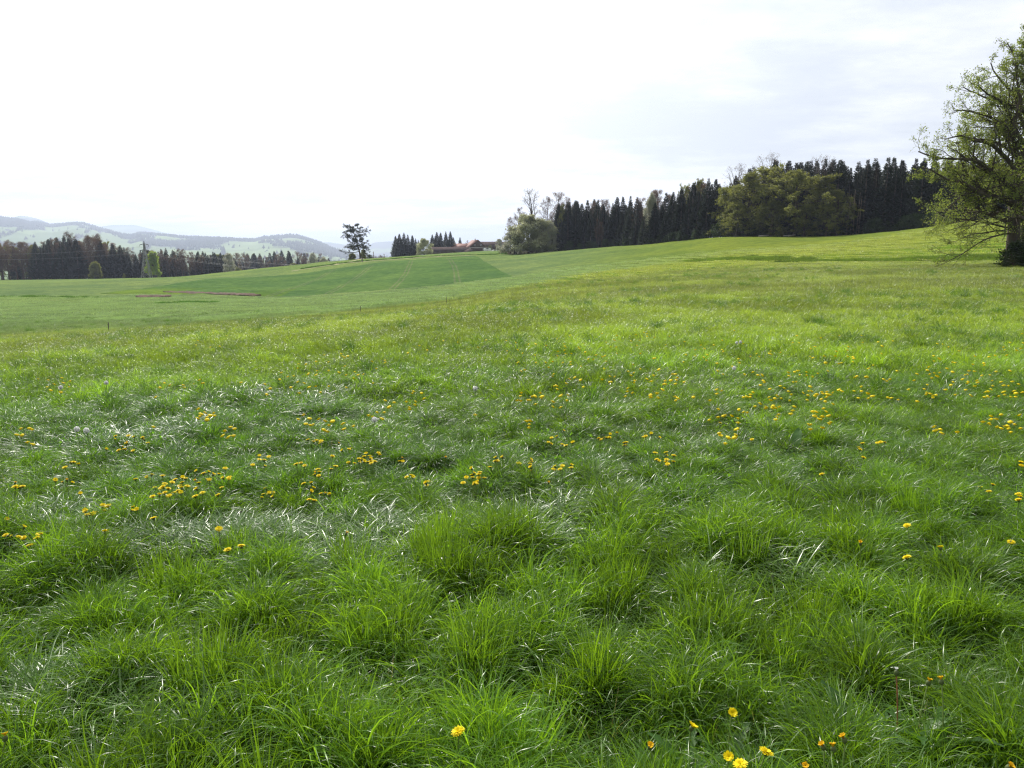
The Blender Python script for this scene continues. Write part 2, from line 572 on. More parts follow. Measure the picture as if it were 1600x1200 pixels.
def ground_colour(x, y):
    r = np.hypot(x, y)
    near = np.array([0.115, 0.190, 0.022])
    mid = np.array([0.150, 0.205, 0.080])
    far = np.array([0.165, 0.225, 0.075])
    fd = fence_d(x, y) + (fbm(x, y, 0.12, 9) - 0.5) * 16
    right = sstep(0.0, 0.35, x / np.maximum(y, 1))
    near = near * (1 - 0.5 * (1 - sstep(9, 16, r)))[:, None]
    t = sstep(-5, 6, fd)[:, None] * (1 - 0.75 * right[:, None])
    c = near * (1 - t) + mid * t
    t2 = sstep(250, 330, y)[:, None] * (1 - right[:, None])
    c = c * (1 - t2) + far * t2
    hill = (right * sstep(95, 140, y))[:, None]
    c = c * (1 - hill) + np.array([0.175, 0.215, 0.038]) * hill
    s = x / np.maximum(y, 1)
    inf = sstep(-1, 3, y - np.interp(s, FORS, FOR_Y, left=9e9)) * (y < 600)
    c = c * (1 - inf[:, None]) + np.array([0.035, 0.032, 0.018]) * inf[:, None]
    return c


def build_ground():
    rings = np.concatenate([[0.0], np.geomspace(0.6, 900, 400), np.geomspace(960, 21000, 46)])
    az = np.concatenate([np.linspace(-62, 62, 380), np.linspace(66, 294, 58)]) * np.pi / 180
    nA = len(az)
    rr, aa = np.meshgrid(rings, az, indexing='ij')
    x, y = (rr * np.sin(aa)).ravel(), (rr * np.cos(aa)).ravel()
    z = H(x, y)
    k, j = np.meshgrid(np.arange(len(rings) - 1), np.arange(nA), indexing='ij')
    j2 = (j + 1) % nA
    F = np.stack([k * nA + j, k * nA + j2, (k + 1) * nA + j2, (k + 1) * nA + j], -1).reshape(-1, 4)[:, ::-1]
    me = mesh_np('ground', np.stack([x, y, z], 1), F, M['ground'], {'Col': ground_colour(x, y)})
    o = link('ground', me)
    setp(o, 'rolling green meadow land sloping down to the left', 'ground', kind='structure')


build_ground()


def sheet(name, corners, nx, ny, lift, colfn, mat, label, cat, edge=0.0):
    """a patch of land cover following the terrain; corners in picture pixels tl,tr,br,bl give its world corners"""
    P = [np.array(c[:2]) for c in corners]
    u, v = np.meshgrid(np.linspace(0, 1, nx), np.linspace(0, 1, ny), indexing='xy')
    u, v = u.ravel()[:, None], v.ravel()[:, None]
    xy = (P[0] * (1 - u) + P[1] * u) * (1 - v) + (P[3] * (1 - u) + P[2] * u) * v
    x, y = xy[:, 0], xy[:, 1]
    e = np.minimum.reduce([u[:, 0], 1 - u[:, 0], v[:, 0], 1 - v[:, 0]])
    if edge:
        wob = (fbm(x, y, 0.05, 3) - 0.5) * edge
        d = unit(xy - xy.mean(0))
        f = np.where(e < 1e-6, 1, 0.0)
        x, y = x + d[:, 0] * wob * f, y + d[:, 1] * wob * f
    z = H(x, y) + lift * np.where(e < 1e-6, -0.3, 1.0)
    i, j = np.meshgrid(np.arange(ny - 1), np.arange(nx - 1), indexing='ij')
    a = i * nx + j
    F = np.stack([a, a + 1, a + nx + 1, a + nx], -1).reshape(-1, 4)[:, ::-1]
    at_ = {'Col': colfn(x, y, u[:, 0], v[:, 0])} if colfn else None
    o = link(name, mesh_np(name, np.stack([x, y, z], 1), F, mat, at_))
    return setp(o, label, cat, kind='structure')


def crop_col(x, y, u, v):
    c = np.tile(np.array([0.098, 0.165, 0.055]), (len(x), 1))
    c *= (0.92 + 0.16 * fbm(x, y, 0.03, 4))[:, None]
    pale = np.zeros(len(x))
    for uc in (0.42, 0.56, 0.715, 0.87):
        for du in (-0.006, 0.006):
            dd = np.abs(u - (uc + du + 0.012 * np.sin(v * 3)))
            pale = np.maximum(pale, (dd < 0.0022) * (0.5 + 0.5 * vnoise(x, y, 0.2)) * (v > 0.08))
    yel = sstep(0.5, 0.62, fbm(x, y, 0.02, 8)) * sstep(0.6, 0.95, v) * (u < 0.45)
    c = c * (1 - 0.6 * yel[:, None]) + np.array([0.14, 0.20, 0.03]) * 0.6 * yel[:, None]
    return c * (1 - pale[:, None]) + np.array([0.155, 0.172, 0.092]) * pale[:, None]


TLc, TRc = at(335, 262), at(742, 325)
BRc, BLc = at(800, 172), at(150, 176)
sheet('crop_field', (TLc, TRc, BRc, BLc), 600, 60, 0.16, crop_col, M['ground'], 'dark green young crop field with tramlines on the far slope', 'crop field', 4.0)


def soil_strip(px0, px1, Y0, Y1, name, label):
    n = 60
    ps = np.linspace(px0, px1, n)
    V = []
    for i, p in enumerate(ps):
        wdt = math.sin(math.pi * (i + 0.01) / (n - 0.98)) ** 0.5 * (0.6 + 0.8 * float(vnoise(p * 0.06, 3)))
        Yc = Y0 + (Y1 - Y0) * i / (n - 1)
        for k in (-1, -0.4, 0.4, 1):
            X, Y, z = at(p, Yc + k * 2.7 * wdt)
            V.append((X, Y, z + (0.34 if abs(k) < 0.5 else 0.06) + 0.16 * rnd.random()))
    F = [[i * 4 + k, i * 4 + k + 1, i * 4 + k + 5, i * 4 + k + 4] for i in range(n - 1) for k in range(3)]
    o = link(name, mesh_np(name, V, np.array(F)[:, ::-1], M['soil']))
    setp(o, label, 'soil', kind='structure')


soil_strip(255, 408, 182, 174, 'soil_strip', 'long strip of bare brown soil at the lower edge of the crop field')
soil_strip(212, 268, 163, 165, 'soil_patch', 'short bare brown soil patch left of the long strip')


def ribbon(name, pts, width, lift, mat, label, cat):
    """narrow strip draped on the land through world points"""
    P = np.array([p[:2] for p in pts], float)
    t = np.linspace(0, len(P) - 1, 60)
    x = np.interp(t, np.arange(len(P)), P[:, 0])
    y = np.interp(t, np.arange(len(P)), P[:, 1])
    d = unit(np.stack([np.gradient(x), np.gradient(y)], 1))
    n = np.stack([-d[:, 1], d[:, 0]], 1)
    V = []
    for k in (-1, -0.33, 0.33, 1):
        q = np.stack([x, y], 1) + n * k * width / 2
        V.append(np.stack([q[:, 0], q[:, 1], H(q[:, 0], q[:, 1]) + lift * (1 if abs(k) < 0.9 else 0.2)], 1))
    V = np.stack(V, 1).reshape(-1, 3)
    F = [[i * 4 + k, i * 4 + k + 1, i * 4 + k + 5, i * 4 + k + 4] for i in range(59) for k in range(3)]
    o = link(name, mesh_np(name, V, np.array(F), M[mat]))
    return setp(o, label, cat, kind='structure')


ribbon('farm_track', [at(520, 308), at(545, 325), at(566, 345)], 2.4, 0.15, 'track', 'pale worn farm track climbing to the lone pine', 'track')
ribbon('field_path', [at(455, 300), at(535, 311), at(640, 322), at(745, 336)], 1.6, 0.17, 'track', 'pale strip of short grass along the top of the crop field', 'path')

# ------------------------------------------------------------------ far hills
RIDGES = {
    'wooded_hills': (9000, 4000, -62, [(-700, 350), (-300, 345), (-100, 338), (0, 337), (10, 336), (32, 340), (45, 341), (65, 346), (75, 345), (95, 350), (110, 349), (128, 347.5), (145, 348), (165, 354), (190, 361), (215, 366), (230, 362), (245, 364), (262, 366), (290, 369), (340, 371), (370, 372), (405, 373.5), (420, 369), (455, 366.5), (470, 367), (490, 373), (510, 381), (535, 390), (560, 398), (620, 402), (800, 404), (1200, 405), (2000, 405)]),
    'distant_ridge': (16000, 11000, -62, [(-700, 345), (-200, 348), (30, 343), (48, 338), (60, 339), (78, 343), (95, 350), (150, 358), (190, 352), (222, 352.5), (250, 359), (280, 368), (400, 378), (500, 379), (520, 379), (545, 383), (566, 387), (576, 384), (592, 379), (612, 377), (640, 378), (665, 380), (720, 386), (800, 392), (1200, 396), (2000, 396)]),
}
M['hill'] = None


def hill_mat():
    m = bpy.data.materials.new('hill_fields_and_woods')
    m.use_nodes = True
    t = NT(m.node_tree)
    p = t.n['Principled BSDF']
    p.inputs['Roughness'].default_value = 0.9
    p.inputs['Specular IOR Level'].default_value = 0.1
    a = t.node('ShaderNodeAttribute', attribute_name='Col')
    co = t.node('ShaderNodeTexCoord')
    vor = t.node('ShaderNodeTexVoronoi', i_Scale=0.0032)
    mp = t.node('ShaderNodeMapping')
    mp.inputs['Scale'].default_value = (1, 0.5, 1)
    t.link(co.outputs['Object'], mp.inputs[0])
    t.link(mp.outputs[0], vor.inputs['Vector'])
    sp = t.node('ShaderNodeSeparateColor')
    t.link(vor.outputs['Color'], sp.inputs[0])
    c = t.mix(sp.outputs[0], (0.75, 0.8, 0.7), (1.3, 1.25, 1.1))
    t.link(t.mix(1.0, a.outputs['Color'], c, 'MULTIPLY'), p.inputs['Base Color'])
    return m


M['hill'] = hill_mat()
hill_fn = {}
for hname, (Yr, Yf, zf, prof) in RIDGES.items():
    pp = np.array(prof, float)
    S = np.linspace((-700 - 800) / FPX, (2000 - 800) / FPX, 700)
    zr = elev_z(np.interp(S * FPX + 800, pp[:, 0], pp[:, 1]), Yr)
    tt = np.concatenate([np.linspace(0, 1, 46), np.linspace(1.06, 1.8, 8)])
    if hname == 'wooded_hills':
        zr = zr - 36
    Sg, Tg = np.meshgrid(S, tt, indexing='ij')

    def hh(s, t, zr=zr, S=S, zf=zf, Yf=Yf, Yr=Yr):
        Y = Yf + (Yr - Yf) * t
        top = np.interp(s, S, zr)
        f = np.where(t <= 1, np.sin(np.clip(t, 0, 1) * np.pi / 2) ** 1.5, 1 - (np.clip(t, 1, 2) - 1) ** 1.4 * 0.6)
        roll = (fbm(s * Y, Y, 0.0013, 6) - 0.5) * 120 * np.clip(t, 0, 1) * np.clip(1 - t, 0, 1) * 4 * 0.8
        return s * Y, Y, zf - 3 + (top - zf) * f + roll
    x, y, z = hh(Sg.ravel(), Tg.ravel())
    n2 = len(tt)
    i, j = np.meshgrid(np.arange(len(S) - 1), np.arange(n2 - 1), indexing='ij')
    a = i * n2 + j
    F = np.stack([a, a + n2, a + n2 + 1, a + 1], -1).reshape(-1, 4)
    wood = fbm(x, y * 1.6, 0.0015, 11, 4) + 0.20 * np.clip(Tg.ravel() - 0.55, 0, 1)
    wm = sstep(0.52, 0.54, wood)
    c = np.array([0.14, 0.21, 0.05]) * (1 - wm[:, None]) + np.array([0.035, 0.045, 0.030]) * wm[:, None]
    o = link(hname, mesh_np(hname, np.stack([x, y, z], 1), F, M['hill'], {'Col': c}))
    setp(o, 'hazy far hills with pale green fields and dark woods' if hname == 'wooded_hills' else 'pale blue farthest ridge behind the hills', 'hills', kind='structure')
    hill_fn[hname] = hh

# woods on the hill: countless far tree crowns, one mass
hh = hill_fn['wooded_hills']
nq = 90000
s_ = NR.uniform(-1.0, 0.1, nq)
t_ = NR.uniform(0.03, 1.02, nq)
x, y, z = hh(s_, t_)
wd = fbm(x, y * 1.6, 0.0015, 11, 4) + 0.20 * np.clip(t_ - 0.55, 0, 1)
k = (wd > 0.53) | (NR.random(nq) < 0.008) | (np.abs(((x * 0.8 + y * 0.35) / 450) % 1 - 0.5) < 0.02) & (vnoise(x, y, 0.0023, 5) > 0.45)
x, y, z = x[k], y[k], z[k]
n = len(x)
hgt = NR.uniform(18, 38, n)
wdt = hgt * NR.uniform(0.22, 0.42, n)
ang = np.arange(5) * 2 * np.pi / 5
base = np.stack([np.concatenate([np.cos(ang), [0]]), np.concatenate([np.sin(ang), [0]])], 1)
V = np.zeros((n, 6, 3))
V[:, :, 0] = x[:, None] + base[:, 0] * wdt[:, None] * NR.uniform(0.7, 1.3, (n, 6))
V[:, :, 1] = y[:, None] + base[:, 1] * wdt[:, None]
V[:, :5, 2] = (z + hgt * 0.15)[:, None] + NR.uniform(0, 5, (n, 5))
V[:, 5, 2] = z + hgt
F = np.array([[i, (i + 1) % 5, 5] for i in range(5)])
F = (np.arange(n)[:, None, None] * 6 + F[None]).reshape(-1, 3)
var = np.repeat(NR.random(n), 6)
o = link('far_woods', mesh_np('far_woods', V.reshape(-1, 3), F, M['farwood'], {'var': np.stack([var, var, var], 1)}))
setp(o, 'dark woods covering the hazy far hills', 'woods', kind='stuff')


# ------------------------------------------------------------------ tree makers
def leaves(P, size, g, flat=0.0, aspect=0.6, jit=0.0):
    """diamond leaves at points P; returns V, F (tris pairs as quads), var"""
    n = len(P)
    if jit:
        P = P + g.normal(0, jit, (n, 3))
    a = unit(g.normal(0, 1, (n, 3)) * np.array([1, 1, 1 - flat]))
    b = unit(np.cross(a, g.normal(0, 1, (n, 3)) * np.array([1, 1, 1]) + np.array([0, 0, 2 * flat])))
    s = size * g.uniform(0.6, 1.3, (n, 1))
    V = np.stack([P - a * s * 0.5, P + b * s * 0.5 * aspect, P + a * s * 0.5, P - b * s * 0.5 * aspect], 1)
    F = np.arange(n * 4).reshape(n, 4)
    v = np.repeat(g.random(n), 4)
    return V.reshape(-1, 3), F, np.stack([v, v, v], 1)


def child_lines(g, P, rad, nper, K, lf, ang, trop=0.0, wob=0.15, t0=0.2, r0=0.6, flat=0.0, minlen=0.0):
    """grow nper child polylines from every parent polyline"""
    N, Kp, _ = P.shape
    seg = np.linalg.norm(np.diff(P, axis=1), axis=2).sum(1)
    par = np.repeat(np.arange(N), nper)
    n = len(par)
    t = np.tile((np.arange(nper) + 0.5) / nper, N) * (1 - t0) + t0 + g.uniform(-0.5, 0.5, n) / nper * (1 - t0)
    t = np.clip(t, t0, 0.99)
    q = t * (Kp - 1)
    i = np.minimum(q.astype(int), Kp - 2)
    f = (q - i)[:, None]
    st = P[par, i] * (1 - f) + P[par, i + 1] * f
    rp = rad[par, i] * (1 - f[:, 0]) + rad[par, i + 1] * f[:, 0]
    tan = unit(P[par, i + 1] - P[par, i])
    rv = g.normal(0, 1, (n, 3)) * np.array([1, 1, 1 - flat])
    perp = unit(rv - (rv * tan).sum(1, keepdims=True) * tan)
    al = np.radians(g.uniform(ang[0], ang[1], n))[:, None]
    d = unit(tan * np.cos(al) + perp * np.sin(al))
    L = np.maximum(seg[par] * lf * (1.15 - 0.75 * t) * g.uniform(0.7, 1.3, n), minlen)
    return walk(g, st, d, L, K, trop, wob), taper(np.minimum(rp * r0, rp * 0.95), K), t


def walk(g, st, d, L, K, trop, wob):
    n = len(st)
    P = np.empty((n, K, 3))
    P[:, 0] = st
    step = (L / (K - 1))[:, None]
    for k in range(1, K):
        d = unit(d + g.normal(0, wob, (n, 3)) + np.array([0, 0, trop]))
        P[:, k] = P[:, k - 1] + d * step
    return P


def taper(r, K, end=0.3):
    return r[:, None] * np.linspace(1, end, K)[None]


def broad(seed, Ht, trunk_r, limbs, crown, lv, leaf_n, leaf_s, fork=0.25, wob=0.16, lean=(0, 0), up=0.08, jit=0.25):
    """broadleaf tree: returns wood (V,F) and leaf points. crown(t)->limb length and elevation at relative height t"""
    g = np.random.default_rng(seed)
    Kt = 9
    tz = np.linspace(0, 1, Kt)
    T = np.zeros((1, Kt, 3))
    T[0, :, 2] = tz * Ht * 0.9
    T[0, :, 0] = lean[0] * tz ** 1.5 + np.cumsum(g.normal(0, Ht * 0.008, Kt)) * (tz > 0)
    T[0, :, 1] = lean[1] * tz ** 1.5 + np.cumsum(g.normal(0, Ht * 0.008, Kt)) * (tz > 0)
    tr = trunk_r * np.array([[1.45, 1.0, 0.92, 0.85, 0.75, 0.6, 0.45, 0.3, 0.12]])
    parts = [tubes(T, tr, 9)]
    n = limbs
    t = fork + (1 - fork) * (np.arange(n) + g.uniform(0, 0.8, n)) / n
    t = np.clip(t, 0, 0.98)
    q = t * (Kt - 1)
    i = np.minimum(q.astype(int), Kt - 2)
    f = (q - i)[:, None]
    st = T[0, i] * (1 - f) + T[0, i + 1] * f
    az = np.arange(n) * 2.4 + g.uniform(-0.5, 0.5, n)
    Ls, els = zip(*[crown(a) for a in t])
    Ls = np.array(Ls) * g.uniform(0.8, 1.15, n)
    els = np.radians(np.array(els) + g.uniform(-10, 10, n))
    d = np.stack([np.cos(az) * np.cos(els), np.sin(az) * np.cos(els), np.sin(els)], 1)
    P = walk(g, st, d, Ls, 8, up, wob)
    rl = np.interp(t, tz, tr[0]) * 0.55
    rad = taper(np.maximum(rl, trunk_r * 0.09), 8, 0.25)
    parts.append(tubes(P, rad, 5))
    lines = [(P, rad)]
    for (npr, K, lf, ang, r0, m) in lv:
        P, rad, _ = child_lines(g, P, rad, npr, K, lf, ang, up * 0.7, wob * 1.15, 0.22, r0)
        parts.append(tubes(P, np.maximum(rad, 0.004 * Ht / 20), m))
        lines.append((P, rad))
    pts, bvar = None, None
    if leaf_n:
        Pl = lines[-1][0]
        tt = g.uniform(0.25, 1.0, (len(Pl), leaf_n)) * (Pl.shape[1] - 1)
        i = np.minimum(tt.astype(int), Pl.shape[1] - 2)
        f = (tt - i)[..., None]
        k = np.arange(len(Pl))[:, None]
        pts = (Pl[k, i] * (1 - f) + Pl[k, i + 1] * f).reshape(-1, 3)
        grp = np.arange(len(Pl)) // (lv[-1][0] * (lv[-2][0] if len(lv) > 1 else 1))
        bvar = np.repeat(g.random(grp.max() + 1)[grp], leaf_n)
    return parts, pts, bvar, g


def make_broad(name, seed, Ht, tr, limbs, crown, lv, leaf_n, leaf_s, leafmat, barkmat, jit=0.25, **kw):
    parts, pts, bvar, g = broad(seed, Ht, tr, limbs, crown, lv, leaf_n, leaf_s, jit=jit, **kw)
    V, F = join_parts(parts[:1])
    tm = mesh_np(name + '_trunk', V, F, M[barkmat])
    V, F = join_parts(parts[1:])
    lm = mesh_np(name + '_branches', V, F, M[barkmat])
    cm = None
    if pts is not None:
        V, F, var = leaves(pts, leaf_s, g, 0.2, 0.7, jit)
        var = 0.45 * var + 0.55 * np.repeat(bvar, 4)[:, None]
        cm = mesh_np(name + '_crown', V, F, M[leafmat], {'var': var})
    return {'trunk': tm, 'branches': lm, 'crown': cm, 'h': Ht}


def dome(maxr, low=20, high=75, peak=0.45):
    def f(t):
        e = low + (high - low) * max(0, (t - 0.2)) / 0.8
        w_ = math.sqrt(max(0.03, 1 - ((t - peak) / (1.02 - peak if t > peak else peak + 0.1)) ** 2))
        return maxr * w_, e
    return f


def spruce(name, seed, Ht=22.0, rmax=2.9, nb=330, bare=0.05, dens=7, mat='spruce'):
    g = np.random.default_rng(seed)
    t = np.sort(g.uniform(bare, 0.985, nb) ** 0.92)
    az = np.arange(nb) * 2.39996 + g.uniform(-0.4, 0.4, nb)
    prof = (1 - t) ** 0.9 * rmax * 1.25 * np.clip((t - bare) / 0.08 + 0.55, 0, 1)
    L = np.maximum(prof * g.uniform(0.65, 1.2, nb), 0.22)
    el = np.radians(-22 + 62 * t ** 1.5 + g.uniform(-9, 9, nb))
    z0 = t * Ht
    K = 5
    u = np.linspace(0, 1, K)
    P = np.empty((nb, K, 3))
    d = np.stack([np.cos(az), np.sin(az)], 1)
    P[:, :, 0] = d[:, :1] * L[:, None] * u
    P[:, :, 1] = d[:, 1:] * L[:, None] * u
    P[:, :, 2] = z0[:, None] + np.sin(el)[:, None] * L[:, None] * u + 0.16 * L[:, None] * u ** 2.2 - 0.10 * L[:, None] * np.sin(u * np.pi)
    Vs = []
    m = dens
    uu = (np.arange(m) + g.uniform(0, 1, (nb, m))) / m * 0.85 + 0.15
    for sgn in (-1, 1):
        q = uu * (K - 1)
        i = np.minimum(q.astype(int), K - 2)
        f = (q - i)[..., None]
        kk = np.arange(nb)[:, None]
        b = P[kk, i] * (1 - f) + P[kk, i + 1] * f
        side = np.stack([-d[:, 1], d[:, 0], np.zeros(nb)], 1)[:, None] * sgn
        outw = np.stack([d[:, 0], d[:, 1], np.zeros(nb)], 1)[:, None]
        ln = (L[:, None] * 0.42 * (1.15 - uu * 0.75) * g.uniform(0.6, 1.3, (nb, m)) + 0.12)[..., None]
        droop = g.uniform(0.1, 0.9, (nb, m))[..., None] * np.array([0, 0, -1.0])
        tip = b + (side * 0.75 + outw * 0.75 + droop * 0.8) * ln
        wv = (outw * 0.33 + np.array([0, 0, 0.10])) * ln
        Vs.append(np.stack([b - wv * 0.6, tip, b + wv], 2).reshape(-1, 3))
    V = np.concatenate(Vs)
    # leader and twig tips
    F = np.arange(len(V)).reshape(-1, 3)
    v = np.repeat(g.random(len(F)), 3)
    tips = np.stack([P[:, -2], P[:, -1] + np.stack([d[:, 0], d[:, 1], np.zeros(nb)], 1) * 0.3, P[:, -2] + np.array([0, 0, 0.18])], 1).reshape(-1, 3)
    F2 = np.arange(len(tips)).reshape(-1, 3) + len(V)
    V = np.concatenate([V, tips])
    v = np.concatenate([v, np.full(len(tips), 0.8)])
    cm = mesh_np(name + '_crown', V, np.concatenate([F, F2]), M[mat], {'var': np.stack([v, v, v], 1)})
    T = np.zeros((1, 6, 3))
    T[0, :, 2] = np.linspace(-0.5, Ht, 6)
    tm = mesh_np(name + '_trunk', *tubes(T, np.array([[0.34, 0.27, 0.22, 0.16, 0.1, 0.02]]) * Ht / 22, 7), M['bark_pale'])
    bl = np.stack([P[:, 0], P[:, 2], P[:, 4]], 1)
    bm = mesh_np(name + '_branches', *tubes(bl, taper(0.02 + L * 0.012, 3), 3), M['bark'])
    return {'trunk': tm, 'branches': bm, 'crown': cm, 'h': Ht}


SPR = [spruce('spruce', 10 + i, 22, 3.5 + 0.35 * i, 340 + 30 * i, 0.03 + 0.04 * (i % 3)) for i in range(4)]
SPR_HI = [spruce('high_spruce', 30 + i, 22, 3.4, 300, 0.24 + 0.05 * i) for i in range(2)]
LV = [(6, 5, 0.55, (25, 65), 0.55, 4), (6, 4, 0.5, (25, 70), 0.5, 3)]
LVT = LV + [(3, 3, 0.55, (20, 65), 0.55, 3)]
SPRB = [spruce('dry_spruce', 40 + i, 22, 3.2, 300, 0.10, 6, 'spruce_brown') for i in range(2)]
OLV = [make_broad('olive_tree', 50 + i, 18, 0.32, 22, dome(6.2 + 0.4 * i, 5, 75, 0.42), LV + [(3, 3, 0.6, (25, 70), 0.5, 3)], 4, 0.36, 'olive', 'bark', 0.22, fork=0.06) for i in range(3)]
BARE = [make_broad('bare_tree', 60 + i, 20, 0.30, 20, dome(4.6 + 0.5 * i, 30, 80, 0.5), LV + [(6, 3, 0.65, (20, 60), 0.5, 3)], 2, 0.13, 'bud', 'bark_red', 0.25, fork=0.2) for i in range(3)]
FRESH = make_broad('fresh_tree', 71, 18, 0.28, 24, dome(5.4, 10, 75, 0.40), LV + [(3, 3, 0.6, (25, 70), 0.5, 3)], 8, 0.55, 'bright', 'bark', 0.45, fork=0.08)
MUTED = make_broad('muted_tree', 73, 14, 0.25, 24, dome(5.4, 5, 75, 0.38), LV + [(3, 3, 0.6, (25, 70), 0.5, 3)], 7, 0.50, 'olive', 'bark', 0.45, fork=0.06)
BLOS = [make_broad('blossom_tree', 80 + i, 12, 0.24, 26, dome(5.4, 0, 75, 0.40), LV + [(3, 3, 0.6, (25, 70), 0.5, 3)], 7, 0.40, 'blossom' if i else 'blossom_green', 'bark', 0.4, fork=0.05) for i in range(2)]
BARE_OPEN = make_broad('open_bare_tree', 91, 18, 0.42, 11, dome(6.4, 25, 80, 0.5), LVT, 1, 0.16, 'bud', 'bark', 0.2, fork=0.38)


def place_tree(proto, name, X, Y, height, label, cat, group=None, wf=1.0, rz=None, z=None, tilt=0.0):
    s = height / proto['h']
    z = hz(X, Y) if z is None else z
    o = empty(name, (X, Y, z - 0.1), label, cat, group, rnd.uniform(0, 6.28) if rz is None else rz, (s * wf, s * wf, s))
    o.rotation_euler[0] = rnd.uniform(-tilt, tilt)
    o.rotation_euler[1] = rnd.uniform(-tilt, tilt)
    for part in ('trunk', 'branches', 'crown'):
        if proto[part] is not None:
            link(part, proto[part], o)
    return o


def ht_to(px, py, Y, z):
    return elev_z(py, Y) - z


# ------------------------------------------------------------------ right-hand forest
TOPR = np.array([(780, 372), (800, 345), (830, 330), (870, 318), (900, 314), (960, 308), (1000, 306), (1050, 300), (1078, 286), (1110, 275), (1130, 292), (1150, 268), (1180, 258), (1200, 250), (1250, 251), (1280, 248), (1330, 251), (1380, 245), (1440, 246), (1500, 246), (1600, 240), (1750, 235), (1900, 235)], float)
G_SPR = 'spruces of the right-hand forest'
G_OLV = 'olive broadleaf trees at the right-hand forest edge'
G_BARE = 'bare broadleaf trees of the right-hand forest'


_ONES = 'first second third fourth fifth sixth seventh eighth ninth tenth eleventh twelfth thirteenth fourteenth fifteenth sixteenth seventeenth eighteenth nineteenth'.split()
_TENS = {2: 'twenty', 3: 'thirty', 4: 'forty', 5: 'fifty', 6: 'sixty', 7: 'seventy', 8: 'eighty', 9: 'ninety'}


def nth(n):
    if n < 20:
        return _ONES[n - 1]
    t_, o_ = divmod(n, 10)
    return _TENS[t_][:-1] + 'ieth' if o_ == 0 else _TENS[t_] + '-' + _ONES[o_ - 1]


NTH = {}


def count(key):
    NTH[key] = NTH.get(key, 0) + 1
    return nth(NTH[key])


def edgeY(px):
    return float(np.interp(px, FOR_PX, FOR_Y))


for row, (dY, spm) in enumerate(((2, 2.8), (6, 3.0), (12, 3.5), (20, 4.0), (30, 5.0))):
    px = 868 + row * 3
    while px < 1690:
        Y = edgeY(px) + dY + rnd.uniform(-1.5, 1.5)
        X, Y, z = at(px, Y)
        top = float(np.interp(px, TOPR[:, 0], TOPR[:, 1]))
        step = spm * FPX / Y * rnd.uniform(0.5, 1.5)
        low = rnd.uniform(-2, 1) if rnd.random() < 0.25 else rnd.uniform(0, 22) + (2 - min(row, 2)) * 5
        brd = 1112 < px < 1312
        if brd and row < 1:
            px += step
            continue
        if 1000 < px < 1062 and row >= 2 and rnd.random() < 0.75:
            h = ht_to(px, top + rnd.uniform(-10, 4), Y, z)
            place_tree(BARE[rnd.randrange(3)], 'bare_tree', X, Y, h, 'brown leafless broadleaf tree rising behind the dark spruces mid-forest', 'tree', G_BARE, 1.0)
        elif px < 1105 and row in (1, 2, 3) and rnd.random() < 0.12:
            h = ht_to(px, top + rnd.uniform(-4, 10), Y, z)
            place_tree(BARE[rnd.randrange(3)], 'bare_tree', X, Y, h, 'brownish leafless tree squeezed between the spruces of the forest left wing', 'tree', G_BARE, 0.9)
        elif 1062 < px < 1100 and row == 3:
            h = ht_to(px, top + 4, Y, z)
            place_tree(OLV[rnd.randrange(3)], 'young_leaf_tree', X, Y, h, 'narrow olive-green tree standing among the tallest spruces of the left wing', 'tree', 'narrow olive trees among the spruces', 0.6)
        else:
            h = max(8, ht_to(px, top + low, Y, z))
            hi = 1310 < px < 1345 and row < 2
            pr = SPR_HI[rnd.randrange(2)] if (hi or rnd.random() < 0.15) else (SPRB[rnd.randrange(2)] if rnd.random() < 0.16 and low > 6 else SPR[rnd.randrange(4)])
            lab = 'dark spruce packed in the right-hand forest, left of its leafy oaks' if px < 1115 else ('dark spruce topping the forest behind its leafy oaks' if px < 1310 else 'dark spruce on the hill between the leafy oaks and the big tree')
            if row == 0 and px < 1115:
                lab = count('wing') + ' front-row spruce of the right-hand forest, counting from the blossoming bush'
            elif row == 0 and px < 1610:
                lab = count('hill') + ' front-row spruce on the hill, counting from the leafy oaks'
            elif row > 0:
                lab = lab.replace('dark spruce', 'spruce behind the front row,', 1).replace(', on the hill between the', ', on the hill between')
            grp = G_SPR + (', left wing' if px < 1115 else ', behind the oaks' if px < 1310 else ', hill crest')
            place_tree(pr, 'spruce_tree', X, Y, h, lab, 'tree', grp, rnd.uniform(0.95, 1.45), tilt=0.03)
        px += step

# leafy oaks in front of the middle
oaks = [(1142, 292, 0, 1.0), (1166, 275, 1, 0.95), (1192, 268, 2, 1.0), (1215, 278, 0, 1.0), (1240, 272, 1, 1.05), (1262, 280, 2, 0.95), (1285, 275, 0, 1.0), (1306, 300, 1, 0.85), (1150, 318, 2, 1.0), (1205, 315, 1, 1.1), (1255, 320, 0, 1.1), (1290, 325, 2, 1.0)]
for n_, (px, top, vi, wf) in enumerate(oaks):
    X, Y, z = at(px, edgeY(px) - (7 if n_ > 7 else (0, 4, -3)[n_ % 3]) + rnd.uniform(-1, 1))
    place_tree(OLV[vi], 'leafy_oak', X, Y, ht_to(px, top, Y, z), (nth(n_ + 1) + ' tall olive oak from the left in the clump at the forest edge') if n_ < 8 else (nth(n_ - 7) + ' lower olive oak from the left, in front of the tall oaks'), 'tree', G_OLV, wf * 1.5)
for px, top, Yo, lab in ((1148, 262, 8, 'half-bare tree with thin top at the left shoulder of the oak clump'), (1196, 246, 9, 'tallest bare-topped tree above the oak clump'), (1281, 249, 9, 'forked bare treetop above the right end of the oak clump')):
    X, Y, z = at(px, edgeY(px) + Yo)
    place_tree(BARE_OPEN, 'bare_tree', X, Y, ht_to(px, top, Y, z), lab, 'tree', None, 0.9)
